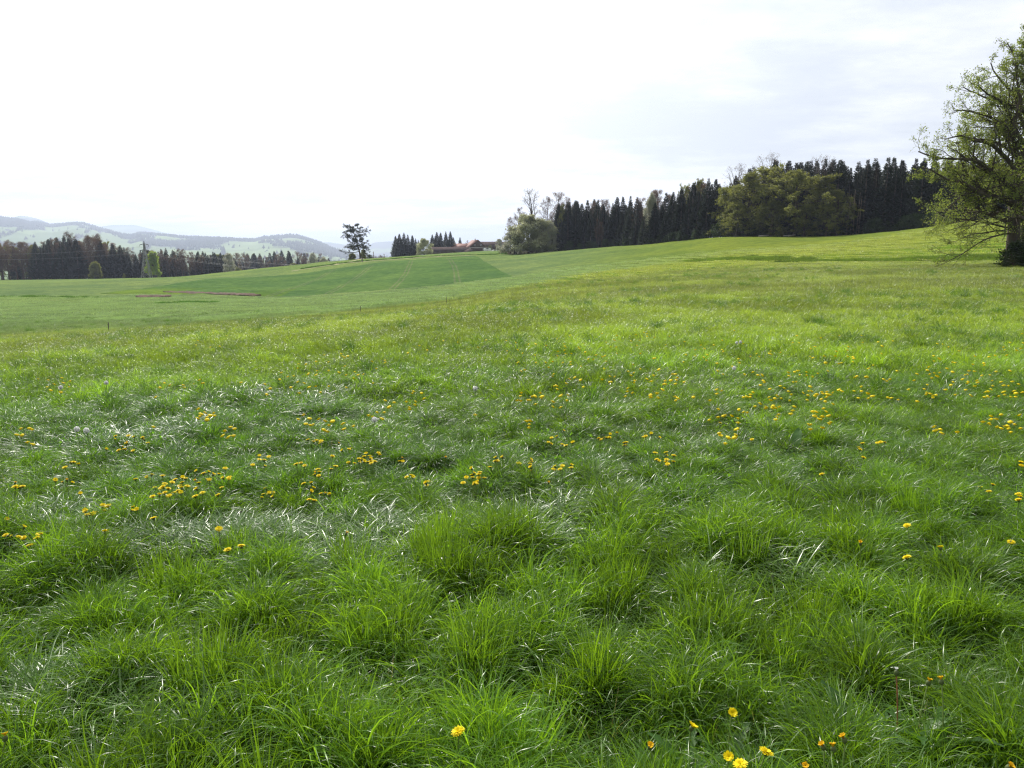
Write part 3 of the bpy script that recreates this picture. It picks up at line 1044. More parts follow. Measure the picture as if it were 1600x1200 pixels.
# forest left end
X, Y, z = at(832, 332)
place_tree(BARE_OPEN, 'bare_tree', X, Y + 8, ht_to(832, 297, Y, z), 'bare dark forked tree rising above the pale blossoming bush', 'tree')
for px, top, Yo, v_, lab in ((812, 322, 10, 0, 'leafless tree at the far left end of the right-hand forest'), (868, 298, 14, 1, 'tall leafless tree between the forked tree and the spruces'), (852, 308, 18, 2, 'leafless tree just right of the dark forked tree'), (884, 306, 12, 0, 'leafless reddish tree where the spruces begin'), (797, 340, 4, 2, 'low leafless tree hanging out over the farm cars')):
    X, Y, z = at(px, edgeY(px) + Yo)
    place_tree(BARE[v_], 'bare_tree', X, Y, ht_to(px, top, Y, z), lab, 'tree', None, 0.95)
for px, top, Yo, v_, wf, lab in ((826, 343, -1, 0, 1.5, 'large pale green blossoming bush at the left end of the forest'), (852, 350, 0, 0, 1.3, 'greenish blossoming bush under the forked tree'), (862, 352, -2, 1, 0.55, 'white blossoming shrub beside the first spruces'), (803, 362, 1, 1, 1.3, 'pale greyish blossoming bush at the forest corner'), (838, 366, -3, 0, 1.6, 'low spreading pale bush in front of the blossoming bushes')):
    X, Y, z = at(px, edgeY(px) + Yo)
    place_tree(BLOS[v_], 'blossom_bush', X, Y, ht_to(px, top, Y, z), lab, 'bush', None, wf)
X, Y, z = at(1016, edgeY(1016) + 4.5)
place_tree(BLOS[1], 'blossom_tree', X, Y, ht_to(1016, 310, Y, z), 'slender pale blossoming tree among dark spruces', 'tree', None, 0.4)
X, Y, z = at(877, edgeY(877) + 1)
place_tree(OLV[1], 'young_leaf_tree', X, Y, ht_to(877, 322, Y, z), 'slim yellow-green tree in front of the leafless treetops', 'tree', None, 0.4)
for px, top in ((940, 345), (932, 340)):
    X, Y, z = at(px, edgeY(px) - 2)
    place_tree(BARE[1], 'bare_tree', X, Y, ht_to(px, top, Y, z), 'small brown leafless tree in front of the spruces', 'tree', 'small brown trees in front of the spruces', 0.6)
# undergrowth along the forest foot
UND = make_broad('undergrowth', 95, 4, 0.06, 22, dome(2.6, 0, 70, 0.3), [(5, 4, 0.55, (25, 70), 0.5, 3), (4, 3, 0.6, (25, 70), 0.5, 3)], 9, 0.30, 'shrub', 'bark', 0.25, fork=0.02)
px = 866
while px < 1480:
    if not (1312 < px < 1346):
        X, Y, z = at(px, edgeY(px) - 1.5 + rnd.uniform(-1, 1))
        place_tree(UND, 'forest_shrub', X, Y, rnd.uniform(1.6, 3.6) * (1.5 if 1130 < px < 1310 else 1), 'dark shrub in the undergrowth along the foot of the right-hand forest', 'shrub', 'undergrowth shrubs along the forest foot', 1.15)
    px += rnd.uniform(7, 17)
# pale bare trunks showing in the gap
for px, hh_ in ((1322, 12), (1328, 13), (1333, 12.5), (1338, 12), (1341, 11)):
    X, Y, z = at(px, edgeY(px) - 1.0)
    T = np.zeros((1, 4, 3))
    T[0, :, 2] = np.linspace(-0.3, hh_, 4)
    T[0, :, 0] = np.linspace(0, rnd.uniform(-0.6, 0.8), 4)
    o = link('dead_tree', mesh_np('dead_tree', *tubes(T, np.array([[0.2, 0.17, 0.14, 0.06]]), 7), M['bark_pale']), None, (X, Y, z))
    setp(o, 'pale straight bare trunk in the gap of the dark forest', 'tree', 'pale trunks in the forest gap')

# ------------------------------------------------------------------ left-hand forest beyond the crest
TOPL = np.array([(-300, 378), (-100, 376), (0, 376), (40, 377), (72, 379), (82, 371), (95, 369), (105, 367), (118, 363), (130, 371), (145, 367), (157, 367), (170, 374), (185, 379), (200, 384), (212, 391), (230, 391), (250, 389), (272, 389), (300, 393), (340, 394), (355, 397), (375, 397), (400, 400)], float)
G_L = 'trees of the hazy left-hand forest'
for row, (dY, spm) in enumerate(((0, 4.2), (8, 4.4), (18, 5.0), (34, 6.0))):
    px = -170 + row * 4
    while px < 372:
        Y0 = 470 + dY + rnd.uniform(-2, 2) + 0.10 * max(px, 0)
        X, Y, z = at(px, Y0)
        top = float(np.interp(px, TOPL[:, 0], TOPL[:, 1])) + rnd.uniform(-2, 8) + (2 if row == 0 else 0)
        h = max(9, ht_to(px, top, Y, z))
        q = rnd.random()
        red = float(np.interp(px, [-100, 10, 60, 80, 140, 190, 260, 372], [0.7, 0.78, 0.55, 0.3, 0.55, 0.5, 0.35, 0.3]))
        fr = row == 0 and px > 0
        if q < red:
            place_tree(BARE[rnd.randrange(3)], 'bare_tree', X, Y, h, ('reddish leafless tree, ' + count('L') + ' in the front row of the left-hand forest') if fr else 'reddish-brown leafless tree in the hazy left-hand forest', 'tree', G_L + ', reddish', 1.1)
        elif q < red + 0.08:
            place_tree(OLV[rnd.randrange(3)], 'leafy_tree', X, Y, h * 0.9, ('dull olive tree, ' + count('L') + ' in the front row of the left-hand forest') if fr else 'dull olive tree in the hazy left-hand forest', 'tree', G_L + ', olive', 0.9)
        else:
            place_tree(SPR[rnd.randrange(4)], 'spruce_tree', X, Y, h, ('dark spruce, ' + count('L') + ' in the front row of the left-hand forest') if fr else 'dark spruce in the hazy left-hand forest', 'tree', G_L + ', spruces', rnd.uniform(1.05, 1.5))
        px += spm * FPX / Y * rnd.uniform(0.75, 1.25)
TOPF = np.array([(360, 399), (375, 392), (395, 390), (420, 391), (440, 387), (455, 386), (475, 389), (495, 390), (506, 397), (520, 402), (540, 404), (575, 400), (600, 394), (640, 402), (700, 402)], float)
for row, (dY, spm) in enumerate(((0, 6.5), (25, 7), (60, 8))):
    px = 368 + row * 5
    while px < 622:
        X, Y, z = at(px, 690 + dY + rnd.uniform(-6, 6) + 1.2 * max(0, px - 480))
        top = float(np.interp(px, TOPF[:, 0], TOPF[:, 1])) + rnd.uniform(-1, 8) + (2 - row) * 3
        h = min(32, max(9, ht_to(px, top, Y, z)))
        if rnd.random() < 0.55:
            place_tree(SPR[rnd.randrange(4)], 'spruce_tree', X, Y, h, 'pale hazy spruce in the far wood between the crest and the hills', 'tree', 'spruces of the far wood below the hills', rnd.uniform(1.2, 1.7))
        else:
            place_tree(BARE[rnd.randrange(3)], 'bare_tree', X, Y, h, 'pale hazy leafless tree in the far wood between crest and hills', 'tree', 'leafless trees of the far wood below the hills', 1.1)
        px += spm * FPX / Y * rnd.uniform(0.7, 1.3)
# single trees in front of it
for proto, px, Y, top, wf, name, cat, lab in (
        (FRESH, 241, 468, 394, 0.98, 'spring_tree', 'tree', 'round bright yellow-green tree beside the pylon before the dark forest'),
        (MUTED, 149, 462, 411, 1.15, 'muted_tree', 'tree', 'dull green bushy tree at the foot of the left-hand forest'),
        (MUTED, 194, 465, 428, 0.8, 'muted_bush', 'bush', 'small green bush at the forest foot left of the pylon'),
        (BLOS[1], 359, 500, 400, 0.75, 'blossom_tree', 'tree', 'white blossoming tree at the right end of the left-hand forest'),
        (BARE[0], 375, 470, 410, 1.4, 'brown_bush', 'bush', 'rounded russet bush right of the white blossoming tree'),
        (MUTED, 372, 455, 419, 1.6, 'low_bush', 'bush', 'low green bush below the russet bush'),
        (BLOS[1], 490, 640, 400, 0.6, 'blossom_tree', 'tree', 'small white blossoming tree in the far wood'),
        (BLOS[1], 507, 600, 405, 0.9, 'blossom_bush', 'bush', 'round white blossoming bush just left of the lone pine'),
        (MUTED, 460, 560, 413, 1.4, 'pale_bush', 'bush', 'pale green bush on the crest below the far wood'),
        (MUTED, 568, 385, 391, 0.75, 'muted_bush', 'bush', 'greenish bush at the right of the lone pine trunk'),
        (MUTED, 550, 400, 397, 1.2, 'muted_bush', 'bush', 'thin pale bush at the left of the lone pine trunk'),
        (UND, 577, 372, 399, 1.2, 'dark_bush', 'bush', 'low dark bush right of the lone pine on the crest'),
        (BARE[2], 584, 420, 393, 0.5, 'bare_sapling', 'tree', 'thin leafless sapling right of the lone pine'),
        (BARE[1], 600, 440, 396, 0.6, 'bare_sapling', 'tree', 'thin leafless sapling between lone pine and dark spruces')):
    X, Y, z = at(px, Y)
    place_tree(proto, name, X, Y, max(1.5, ht_to(px, top, Y, z)), lab, cat, None, wf)


# ------------------------------------------------------------------ lone pine on the crest
def pine():
    g = np.random.default_rng(5)
    X, Y, z = at(563, 362)
    Ht = ht_to(553, 350, Y, z)
    K = 10
    T = np.zeros((1, K, 3))
    tz = np.linspace(0, 1, K)
    T[0, :, 2] = tz * Ht * 0.97
    T[0, :, 0] = -3.4 * tz ** 1.2 + 0.25 * np.sin(tz * 7)
    T[0, :, 1] = 0.3 * np.sin(tz * 5)
    root = empty('lone_pine', (X, Y, z - 0.1), 'lone dark pine with tiered crown leaning left on the crest', 'tree')
    link('trunk', mesh_np('pine_trunk', *tubes(T, np.array([[0.5, 0.4, 0.36, 0.33, 0.29, 0.25, 0.2, 0.14, 0.09, 0.04]]), 8), M['bark']), root)
    tiers = []
    for tt, L, az, el in ((0.24, 6.6, 3.1, -8), (0.30, 5.2, 3.4, 2), (0.30, 4.0, -0.3, -5), (0.38, 5.0, 2.8, 5), (0.40, 5.4, 0.1, -12), (0.45, 4.4, 3.3, 12), (0.47, 5.2, -0.2, 0), (0.52, 4.6, 2.7, 8), (0.55, 5.4, 0.2, -6), (0.60, 5.0, 3.3, 14), (0.63, 4.0, -0.1, 8), (0.68, 4.2, 2.9, 0), (0.72, 5.8, 0.1, 16), (0.76, 5.2, -0.2, 22), (0.80, 3.6, 3.3, 5), (0.85, 3.8, 2.9, 15), (0.88, 3.2, 0.2, 18), (0.93, 2.4, 3.0, 20), (0.95, 2.2, 0.1, 20),
                           (0.35, 3.6, 1.5, 5), (0.35, 3.6, 4.7, 5), (0.5, 3.6, 1.6, 10), (0.5, 3.6, 4.8, 5), (0.65, 3.4, 1.4, 10), (0.65, 3.4, 4.6, 10), (0.8, 2.8, 1.5, 15), (0.8, 2.8, 4.8, 15), (0.28, 5.4, 3.9, -4), (0.42, 4.0, 2.2, 5)):
        tiers.append((tt, L * 1.35, az + g.uniform(-0.35, 0.35), el))
    for k in range(22):
        t_ = 0.30 + 0.66 * k / 21
        tiers.append((t_, (5.6 - 3.0 * t_) * g.uniform(0.8, 1.1), k * 2.4, g.uniform(-4, 24)))
    tt = np.array([a[0] for a in tiers])
    q = tt * (K - 1)
    i = q.astype(int)
    f = (q - i)[:, None]
    st = T[0, i] * (1 - f) + T[0, i + 1] * f
    L = np.array([a[1] for a in tiers])
    az = np.array([a[2] for a in tiers])
    el = np.radians([a[3] for a in tiers])
    d = np.stack([np.cos(az) * np.cos(el), np.sin(az) * np.cos(el), np.sin(el)], 1)
    P = walk(g, st, d, L, 8, -0.01, 0.13)
    rad = taper(0.05 + 0.018 * L, 8, 0.3)
    P2, r2, _ = child_lines(g, P, rad, 9, 5, 0.36, (25, 65), 0.05, 0.15, 0.3, 0.55, 0.6)
    P3, r3, _ = child_lines(g, P2, r2, 4, 4, 0.55, (25, 60), 0.05, 0.15, 0.3, 0.55, 0.5)
    V, F = join_parts([tubes(P, rad, 5), tubes(P2, r2, 4), tubes(P3, np.maximum(r3, 0.012), 3)])
    link('branches', mesh_np('pine_branches', V, F, M['bark']), root)
    t3 = g.uniform(0.2, 1, (len(P3), 13)) * 3
    i = np.minimum(t3.astype(int), 2)
    f = (t3 - i)[..., None]
    k = np.arange(len(P3))[:, None]
    pts = (P3[k, i] * (1 - f) + P3[k, i + 1] * f).reshape(-1, 3)
    V, F, var = leaves(pts, 0.34, g, 0.5, 0.4, 0.2)
    link('crown', mesh_np('pine_crown', V, F, M['pine'], {'var': var}), root)


pine()


# ------------------------------------------------------------------ the big spreading tree at the right edge
def big_tree():
    g = np.random.default_rng(21)
    X, Y, z = at(1577, 63)
    K = 11
    tz = np.linspace(0, 1, K)

    def trunk_line(ht, bend):
        T = np.zeros((1, K, 3))
        T[0, :, 2] = -0.3 + tz * ht
        T[0, :, 0] = bend * tz ** 1.6 + 0.18 * np.sin(tz * 8 + bend)
        T[0, :, 1] = 0.25 * np.sin(tz * 6)
        return T

    def build(root, T, tr, limbs, seed, Ht, nleaf):
        g = np.random.default_rng(seed)
        tt = np.array([a[0] for a in limbs])
        q = tt * (K - 1)
        i = np.minimum(q.astype(int), K - 2)
        f = (q - i)[:, None]
        st = T[0, i] * (1 - f) + T[0, i + 1] * f
        L = np.array([a[1] for a in limbs])
        az = np.radians([a[2] for a in limbs])
        el = np.radians([a[3] for a in limbs])
        up = np.array([a[4] for a in limbs])
        d = np.stack([np.cos(az) * np.cos(el), np.sin(az) * np.cos(el), np.sin(el)], 1)
        Kl = 12
        P = np.empty((len(limbs), Kl, 3))
        P[:, 0] = st
        dd = d
        for k in range(1, Kl):
            dd = unit(dd + g.normal(0, 0.17, dd.shape) + np.stack([0 * up, 0 * up, up], 1))
            P[:, k] = P[:, k - 1] + dd * (L / (Kl - 1))[:, None]
        rad = taper((0.045 + 0.019 * L) * np.where(tt < 0.215, 0.42, 1), Kl, 0.22)
        P2, r2, _ = child_lines(g, P, rad, 12, 7, 0.40, (28, 62), 0.03, 0.2, 0.14, 0.5, 0.2)
        P3, r3, _ = child_lines(g, P2, r2, 6, 5, 0.48, (25, 65), 0.03, 0.22, 0.2, 0.5, 0.1)
        P4, r4, _ = child_lines(g, P3, r3, 5, 4, 0.5, (25, 65), 0.02, 0.25, 0.2, 0.6)
        V, F = tubes(T, tr, 12)
        link('trunk', mesh_np('big_trunk', V, F, M['bark']), root)
        V, F = tubes(P, rad, 6)
        ob = link('limb', mesh_np('big_limbs', V, F, M['bark']), root)
        V, F = join_parts([tubes(P2, np.maximum(r2, 0.012), 4), tubes(P3, np.maximum(r3, 0.008), 3), tubes(P4, np.maximum(r4, 0.006), 3)])
        link('branches', mesh_np('big_branches', V, F, M['bark']), root)
        tq = g.uniform(0.15, 1, (len(P4), nleaf)) * 3
        i = np.minimum(tq.astype(int), 2)
        f = (tq - i)[..., None]
        k = np.arange(len(P4))[:, None]
        pts = P4[k, i] * (1 - f) + P4[k, i + 1] * f
        # leaves are out unevenly: some branches full, the lowest limbs still bare
        limb_id = np.arange(len(P4)) // (5 * 6 * 12)
        br_id = np.arange(len(P4)) // (5 * 6)
        full = np.array([a[5] for a in limbs])[limb_id] * g.uniform(0.35, 1.25, br_id.max() + 1)[br_id]
        keep = g.random((len(P4), nleaf)) < full[:, None]
        V, F, var = leaves(pts[keep], 0.125, g, 0.25, 0.72, 0.12)
        link('crown', mesh_np('big_crown', V, F, M['oakleaf'], {'var': var}), root)

    # (height on trunk, length, azimuth (180 = towards the left), elevation, curl up, leafiness)
    limbsA = [(0.175, 7.6, 182, 12, -0.030, 0.25), (0.20, 6.0, 205, 4, -0.028, 0.35),
              (0.20, 8.4, 190, 8, -0.01, 0.8), (0.22, 7.6, 160, 10, -0.01, 1.0), (0.24, 8.6, 178, 14, 0.0, 1.0), (0.27, 7.6, 215, 12, 0.0, 0.9),
              (0.30, 8.8, 185, 22, 0.0, 1.0), (0.33, 7.4, 150, 22, 0.0, 0.9), (0.36, 9.2, 176, 28, 0.0, 1.0), (0.40, 7.4, 225, 26, 0.01, 0.9),
              (0.42, 8.8, 190, 34, 0.0, 0.9), (0.46, 8.4, 170, 36, 0.0, 0.9), (0.50, 8.6, 183, 42, 0.01, 0.7), (0.54, 7.4, 140, 40, 0.02, 0.8),
              (0.56, 7.6, 205, 44, 0.02, 0.8), (0.60, 7.4, 178, 50, 0.02, 0.7), (0.66, 6.8, 160, 54, 0.02, 0.7), (0.70, 6.4, 195, 56, 0.02, 0.7), (0.76, 5.4, 175, 60, 0.02, 0.6),
              (0.82, 4.6, 210, 62, 0.02, 0.6), (0.88, 4.0, 150, 66, 0.02, 0.6), (0.94, 3.2, 185, 72, 0.02, 0.6), (0.98, 2.6, 90, 75, 0, 0.6),
              (0.26, 6.6, 90, 10, 0, 0.9), (0.38, 6.6, 80, 25, 0, 0.9), (0.5, 6.2, 100, 40, 0, 0.8), (0.3, 6.2, 270, 10, 0, 0.9), (0.44, 6.2, 265, 28, 0, 0.9), (0.6, 5.4, 280, 45, 0, 0.8), (0.72, 4.6, 70, 55, 0, 0.7), (0.35, 5.5, 20, 20, 0, 0.8), (0.52, 5.5, 350, 35, 0, 0.8), (0.68, 5.0, 10, 50, 0, 0.7), (0.84, 4, 0, 60, 0, 0.6)]
    HtA = ht_to(1590, 62, Y, z)
    rootA = empty('spreading_tree', (X, Y, z - 0.1), 'big half-leafed tree spreading over the hill at the right edge, left of its twin trunk', 'tree')
    trA = np.array([[0.68, 0.50, 0.46, 0.43, 0.40, 0.36, 0.31, 0.26, 0.2, 0.13, 0.05]])
    build(rootA, trunk_line(HtA, 0.9), trA, limbsA, 22, HtA, 7)
    X2, Y2, z2 = at(1598, 66)
    limbsB = [(0.25 + 0.7 * k / 24, 8.2 - 4.5 * k / 24, (k * 137.5) % 360, 6 + 62 * k / 24, 0.01, 0.85) for k in range(25)]
    rootB = empty('ivy_clad_tree', (X2, Y2, z2 - 0.1), 'second big tree with ivy on its trunk, cut off by the right edge', 'tree')
    HtB = HtA * 0.97
    build(rootB, trunk_line(HtB, 1.2), trA * 0.92, limbsB, 27, HtB, 6)
    gi = np.random.default_rng(4)
    n = 1500
    a, hh_ = gi.uniform(0, 6.28, n), gi.uniform(0.2, 9.0, n)
    P = np.stack([np.cos(a) * (0.58 - hh_ * 0.01), np.sin(a) * (0.58 - hh_ * 0.01), hh_], 1)
    P[:, 0] += 1.2 * (hh_ / HtB) ** 1.6
    V, F, var = leaves(P, 0.2, gi, 0, 0.8, 0.07)
    link('ivy', mesh_np('ivy_leaves', V, F, M['shrub'], {'var': var}), rootB)
    # bushes at the foot
    for px, Yb, h, wf, lab in ((1583, 60.5, 1.75, 0.75, 'dark rounded bush at the foot of the big tree'), (1612, 60, 1.5, 0.8, 'dark bush beside the ivy-clad trunk at the right edge')):
        Xb, Yb, zb = at(px, Yb)
        place_tree(UND, 'dark_bush', Xb, Yb, h, lab, 'bush', None, wf * 1.5)
        


big_tree()


# ------------------------------------------------------------------ farm on the crest
def prism_roof(L, Wd, h, over=0.5, th=0.25):
    """two roof slabs, ridge along x, base at z=0, with thickness"""
    x0, x1 = -L / 2 - over, L / 2 + over
    ye, ze = Wd / 2 + over, -over * h / (Wd / 2)
    parts = []
    for s in (-1, 1):
        V = np.array([[x0, 0, h], [x1, 0, h], [x1, s * ye, ze], [x0, s * ye, ze], [x0, 0, h + th], [x1, 0, h + th], [x1, s * ye, ze + th], [x0, s * ye, ze + th]])
        F = np.array([[0, 1, 2, 3], [4, 7, 6, 5], [0, 4, 5, 1], [3, 2, 6, 7], [0, 3, 7, 4], [1, 5, 6, 2]])
        parts.append((V, F))
    return join_parts(parts)


def house(name, px, Y, L, Wd, hw, hr, rz, wallmat, roofmat, label, z=None, windows=(), doors=(), gable=None, chim=None):
    X, Y, zz_ = at(px, Y)
    z = zz_ if z is None else z
    root = empty(name, (X, Y, z), label, 'building', None, rz)
    b = boxv(-L / 2, L / 2, -Wd / 2, Wd / 2, -1.0, hw)
    link('wall', mesh_np('wall', *b, M[wallmat], smooth=False), root)
    Vg, Fg = [], []
    for k, x in enumerate((-L / 2, L / 2)):
        Vg += [[x - 0.15, -Wd / 2, hw], [x - 0.15, Wd / 2, hw], [x - 0.15, 0, hw + hr - 0.05], [x + 0.15, -Wd / 2, hw], [x + 0.15, Wd / 2, hw], [x + 0.15, 0, hw + hr - 0.05]]
        o_ = k * 6
        Fg += [[o_, o_ + 1, o_ + 2], [o_ + 3, o_ + 5, o_ + 4], [o_, o_ + 2, o_ + 5], [o_, o_ + 5, o_ + 3], [o_ + 1, o_ + 4, o_ + 5], [o_ + 1, o_ + 5, o_ + 2], [o_, o_ + 3, o_ + 4], [o_, o_ + 4, o_ + 1]]
    link('gable', mesh_np('gable', np.array(Vg), np.array(Fg), M[gable or wallmat], smooth=False), root)
    V, F = prism_roof(L, Wd, hr)
    rf = link('roof', mesh_np('roof', V + np.array([0, 0, hw]), F, M[roofmat], smooth=False), root)
    if chim:
        link('chimney', mesh_np('chimney', *boxv(chim - 0.4, chim + 0.4, -0.9, -0.1, hw + hr - 1, hw + hr + 1.1), M['plaster'], smooth=False), rf)
    for side, c, zc_, w_, h_ in windows:
        if side in 'EW':
            sx = 1 if side == 'E' else -1
            fx = sx * (L / 2 + (0.2 if zc_ > hw else 0.04))
            fr = link('window', mesh_np('window', *boxv(fx - 0.06, fx + 0.06, c - w_ / 2 - .1, c + w_ / 2 + .1, zc_ - h_ / 2 - .1, zc_ + h_ / 2 + .1), M['white'], smooth=False), root)
            link('pane', mesh_np('pane', *boxv(fx - 0.02 + sx * .06, fx + 0.02 + sx * .06, c - w_ / 2, c + w_ / 2, zc_ - h_ / 2, zc_ + h_ / 2), M['glass'], smooth=False), fr)
        else:
            sy = 1 if side == 'N' else -1
            fy = sy * (Wd / 2 + 0.04)
            fr = link('window', mesh_np('window', *boxv(c - w_ / 2 - .1, c + w_ / 2 + .1, fy - 0.06, fy + 0.06, zc_ - h_ / 2 - .1, zc_ + h_ / 2 + .1), M['white'], smooth=False), root)
            link('pane', mesh_np('pane', *boxv(c - w_ / 2, c + w_ / 2, fy - 0.02 + sy * .06, fy + 0.02 + sy * .06, zc_ - h_ / 2, zc_ + h_ / 2), M['glass'], smooth=False), fr)
    for side, c, w_, h_, mt in doors:
        if side in 'EW':
            sx = 1 if side == 'E' else -1
            fx = sx * (L / 2 + 0.05)
            link('door', mesh_np('door', *boxv(fx - 0.05, fx + 0.05, c - w_ / 2, c + w_ / 2, 0.0, h_), M[mt], smooth=False), root)
        else:
            sy = 1 if side == 'N' else -1
            fy = sy * (Wd / 2 + 0.05)
            link('door', mesh_np('door', *boxv(c - w_ / 2, c + w_ / 2, fy - 0.05, fy + 0.05, 0.0, h_), M[mt], smooth=False), root)
    return root


# gable ends are +-x of the house; rz turns +x towards the camera (-y) at -90 degrees
ZF = lambda py, Y: elev_z(py, Y)
house('farmhouse', 742, 555, 17, 13.0, 3.2, 5.2, R(-72), 'plaster', 'rooftile', 'red-roofed farmhouse with dark timber gable facing the field', ZF(393.5, 555), windows=[('E', -2.3, 4.7, 0.9, 0.8), ('E', 2.3, 4.7, 0.9, 0.8), ('S', -5, 1.7, 1.1, 1.3), ('S', -1.5, 1.7, 1.1, 1.3), ('S', 2, 1.7, 1.1, 1.3), ('S', 5.5, 1.7, 1.1, 1.3)], doors=[('E', -1.0, 9.0, 2.8, 'timber'), ('E', 5.0, 2.6, 2.9, 'glass')], gable='timber', chim=3)
house('farm_cottage', 718, 560, 11, 8.0, 2.4, 3.0, R(-12), 'plaster', 'rooftile', 'small orange-roofed house tucked left of the farmhouse', ZF(392.5, 560), windows=[('S', -2.5, 1.4, 1, 1.1), ('S', 0.5, 1.4, 1, 1.1), ('S', 3, 1.4, 1, 1.1)], chim=-3)
house('long_barn', 703, 535, 26, 8.5, 2.2, 2.3, R(4), 'timber', 'roofbrown', 'long low brown-roofed barn between fruit tree and farmhouse', ZF(396.5, 535), doors=[('S', -8, 3, 2.0, 'timber'), ('S', 4, 3, 2.0, 'timber')])
house('field_shed', 736, 528, 10, 6, 1.6, 1.5, R(-60), 'timber', 'roofbrown', 'low dark shed with shallow gable in front of the farmhouse', ZF(396.3, 528), doors=[('E', 0, 2.4, 1.5, 'timber')])
house('rear_barn', 768, 600, 24, 9, 3.0, 3.0, R(-4), 'timber', 'roofbrown', 'long brown-roofed barn right of and behind the farmhouse', ZF(390, 600), doors=[('S', 3, 3.4, 2.6, 'timber')])


def vehicle(name, px, Y, L, Wd, Ht, kind, rz, label, z):
    X, Y, _ = at(px, Y)
    root = empty(name, (X, Y, z), label, 'car' if kind == 'car' else 'caravan', None, rz)
    if kind == 'car':
        pr = [(-.5, .28), (-.5, .55), (-.46, .62), (-.30, .66), (-.20, 1.0), (.18, 1.0), (.34, .66), (.48, .58), (.5, .5), (.5, .28)]
    else:
        pr = [(-.5, .22), (-.5, .75), (-.42, .97), (-.3, 1.0), (.3, 1.0), (.42, .97), (.5, .7), (.47, .3), (.42, .22)]
    n = len(pr)
    V = np.array([[a * L, s * Wd / 2 * (0.86 if b > 0.9 else 1), b * Ht] for s in (-1, 1) for a, b in pr])
    side = [[i, (i + 1) % n, n + (i + 1) % n, n + i] for i in range(n)]
    me = bpy.data.meshes.new('body')
    me.from_pydata(V.tolist(), [], [[*f] for f in side] + [list(range(n))[::-1], list(range(n, 2 * n))])
    me.materials.append(M['white'])
    link('body', me, root)
    for s in (-1, 1):
        wv = boxv(-.17 * L, .14 * L, s * Wd / 2 - .02 if kind == 'car' else s * Wd / 2 - .01, s * Wd / 2 + .02, .66 * Ht, .9 * Ht)
        link('window', mesh_np('window', *wv, M['glass'], smooth=False), root)
    for s in (-1, 1):
        for a in ((-.32, .32) if kind == 'car' else (-0.03,)):
            P = np.array([[[a * L, s * (Wd / 2 - .2), .32], [a * L, s * (Wd / 2 + .01), .32]]])
            Vt, Ft = tubes(P, np.full((1, 2), .33), 12)
            me = bpy.data.meshes.new('wheel')
            me.from_pydata(Vt.tolist(), [], [list(f) for f in Ft] + [list(range(12)), list(range(12, 24))[::-1]])
            me.materials.append(M['rubber'])
            link('wheel', me, root)
    return root


vehicle('caravan', 761.5, 520, 5.0, 2.2, 2.5, 'caravan', R(8), 'white caravan parked right of the farmhouse', ZF(393.0, 520))
vehicle('parked_car', 773, 470, 4.6, 1.8, 1.6, 'car', R(10), 'white car parked on the grass between farmhouse and forest', ZF(394, 470))
vehicle('parked_car', 794, 440, 4.4, 1.8, 1.5, 'car', R(-14), 'white car half hidden behind the blossoming bush', ZF(394.2, 440))
vehicle('parked_van', 789, 500, 4.8, 1.9, 2.0, 'caravan', R(80), 'white van parked behind the second white car', ZF(392, 500))

for px, Y, top, wf in ((619, 520, 368, 1.0), (625, 514, 365, 1.1), (632, 518, 363, 1.1), (638, 512, 366, 1.1), (645, 516, 367, 1.0), (650, 520, 372, 0.9), (654, 514, 374, 0.9)):
    X, Y, z = at(px, Y)
    place_tree(SPR[rnd.randrange(4)], 'farm_spruce', X, Y, ht_to(px, top, Y, z), 'dark spruce in the left clump between lone pine and fruit tree', 'tree', 'spruces of the left farm clump', wf * 1.2)
for px, Y, top, wf in ((676, 560, 366, 1.0), (683, 566, 362, 1.1), (689, 560, 363, 1.1), (697, 566, 361, 1.0), (704, 560, 361, 1.05), (709, 564, 370, 0.9)):
    X, Y, z = at(px, Y)
    place_tree(SPR[rnd.randrange(4)], 'farm_spruce', X, Y, ht_to(px, top, Y, z), 'dark spruce in the right clump behind the long barn', 'tree', 'spruces of the right farm clump', wf * 1.15)
for proto, px, Y, top, wf, name, cat, lab in (
        (SPR[1], 719, 590, 370, 1.2, 'farm_spruce', 'tree', 'small single dark spruce above the orange cottage roof'),
        (BLOS[0], 663, 470, 376, 1.25, 'fruit_tree', 'tree', 'rounded pale fruit tree between the two spruce clumps'),
        (MUTED, 766, 560, 384, 1.2, 'farm_bush', 'bush', 'yellow-green bushes in front of the rear barn'),
        (MUTED, 757, 575, 384, 1.0, 'farm_bush', 'bush', 'low yellow-green bush just right of the farmhouse gable'),
        (BLOS[1], 780, 540, 375, 0.9, 'fruit_tree', 'tree', 'pale blossoming fruit tree at the right end of the rear barn'),
        (BLOS[1], 790, 530, 380, 0.9, 'fruit_tree', 'tree', 'pale fruit tree between rear barn and forest bush'),
        (BARE[0], 731, 620, 375, 1.1, 'bare_tree', 'tree', 'leafless round tree behind the farmhouse roof')):
    X, Y, z = at(px, Y)
    place_tree(proto, name, X, Y, max(2, ht_to(px, top, Y, z)), lab, cat, None, wf)


# ------------------------------------------------------------------ pylon, pole, wires
def bars(segs, r, m=4):
    P = np.array(segs, float)
    return tubes(P, np.full(P.shape[:2], r), m)


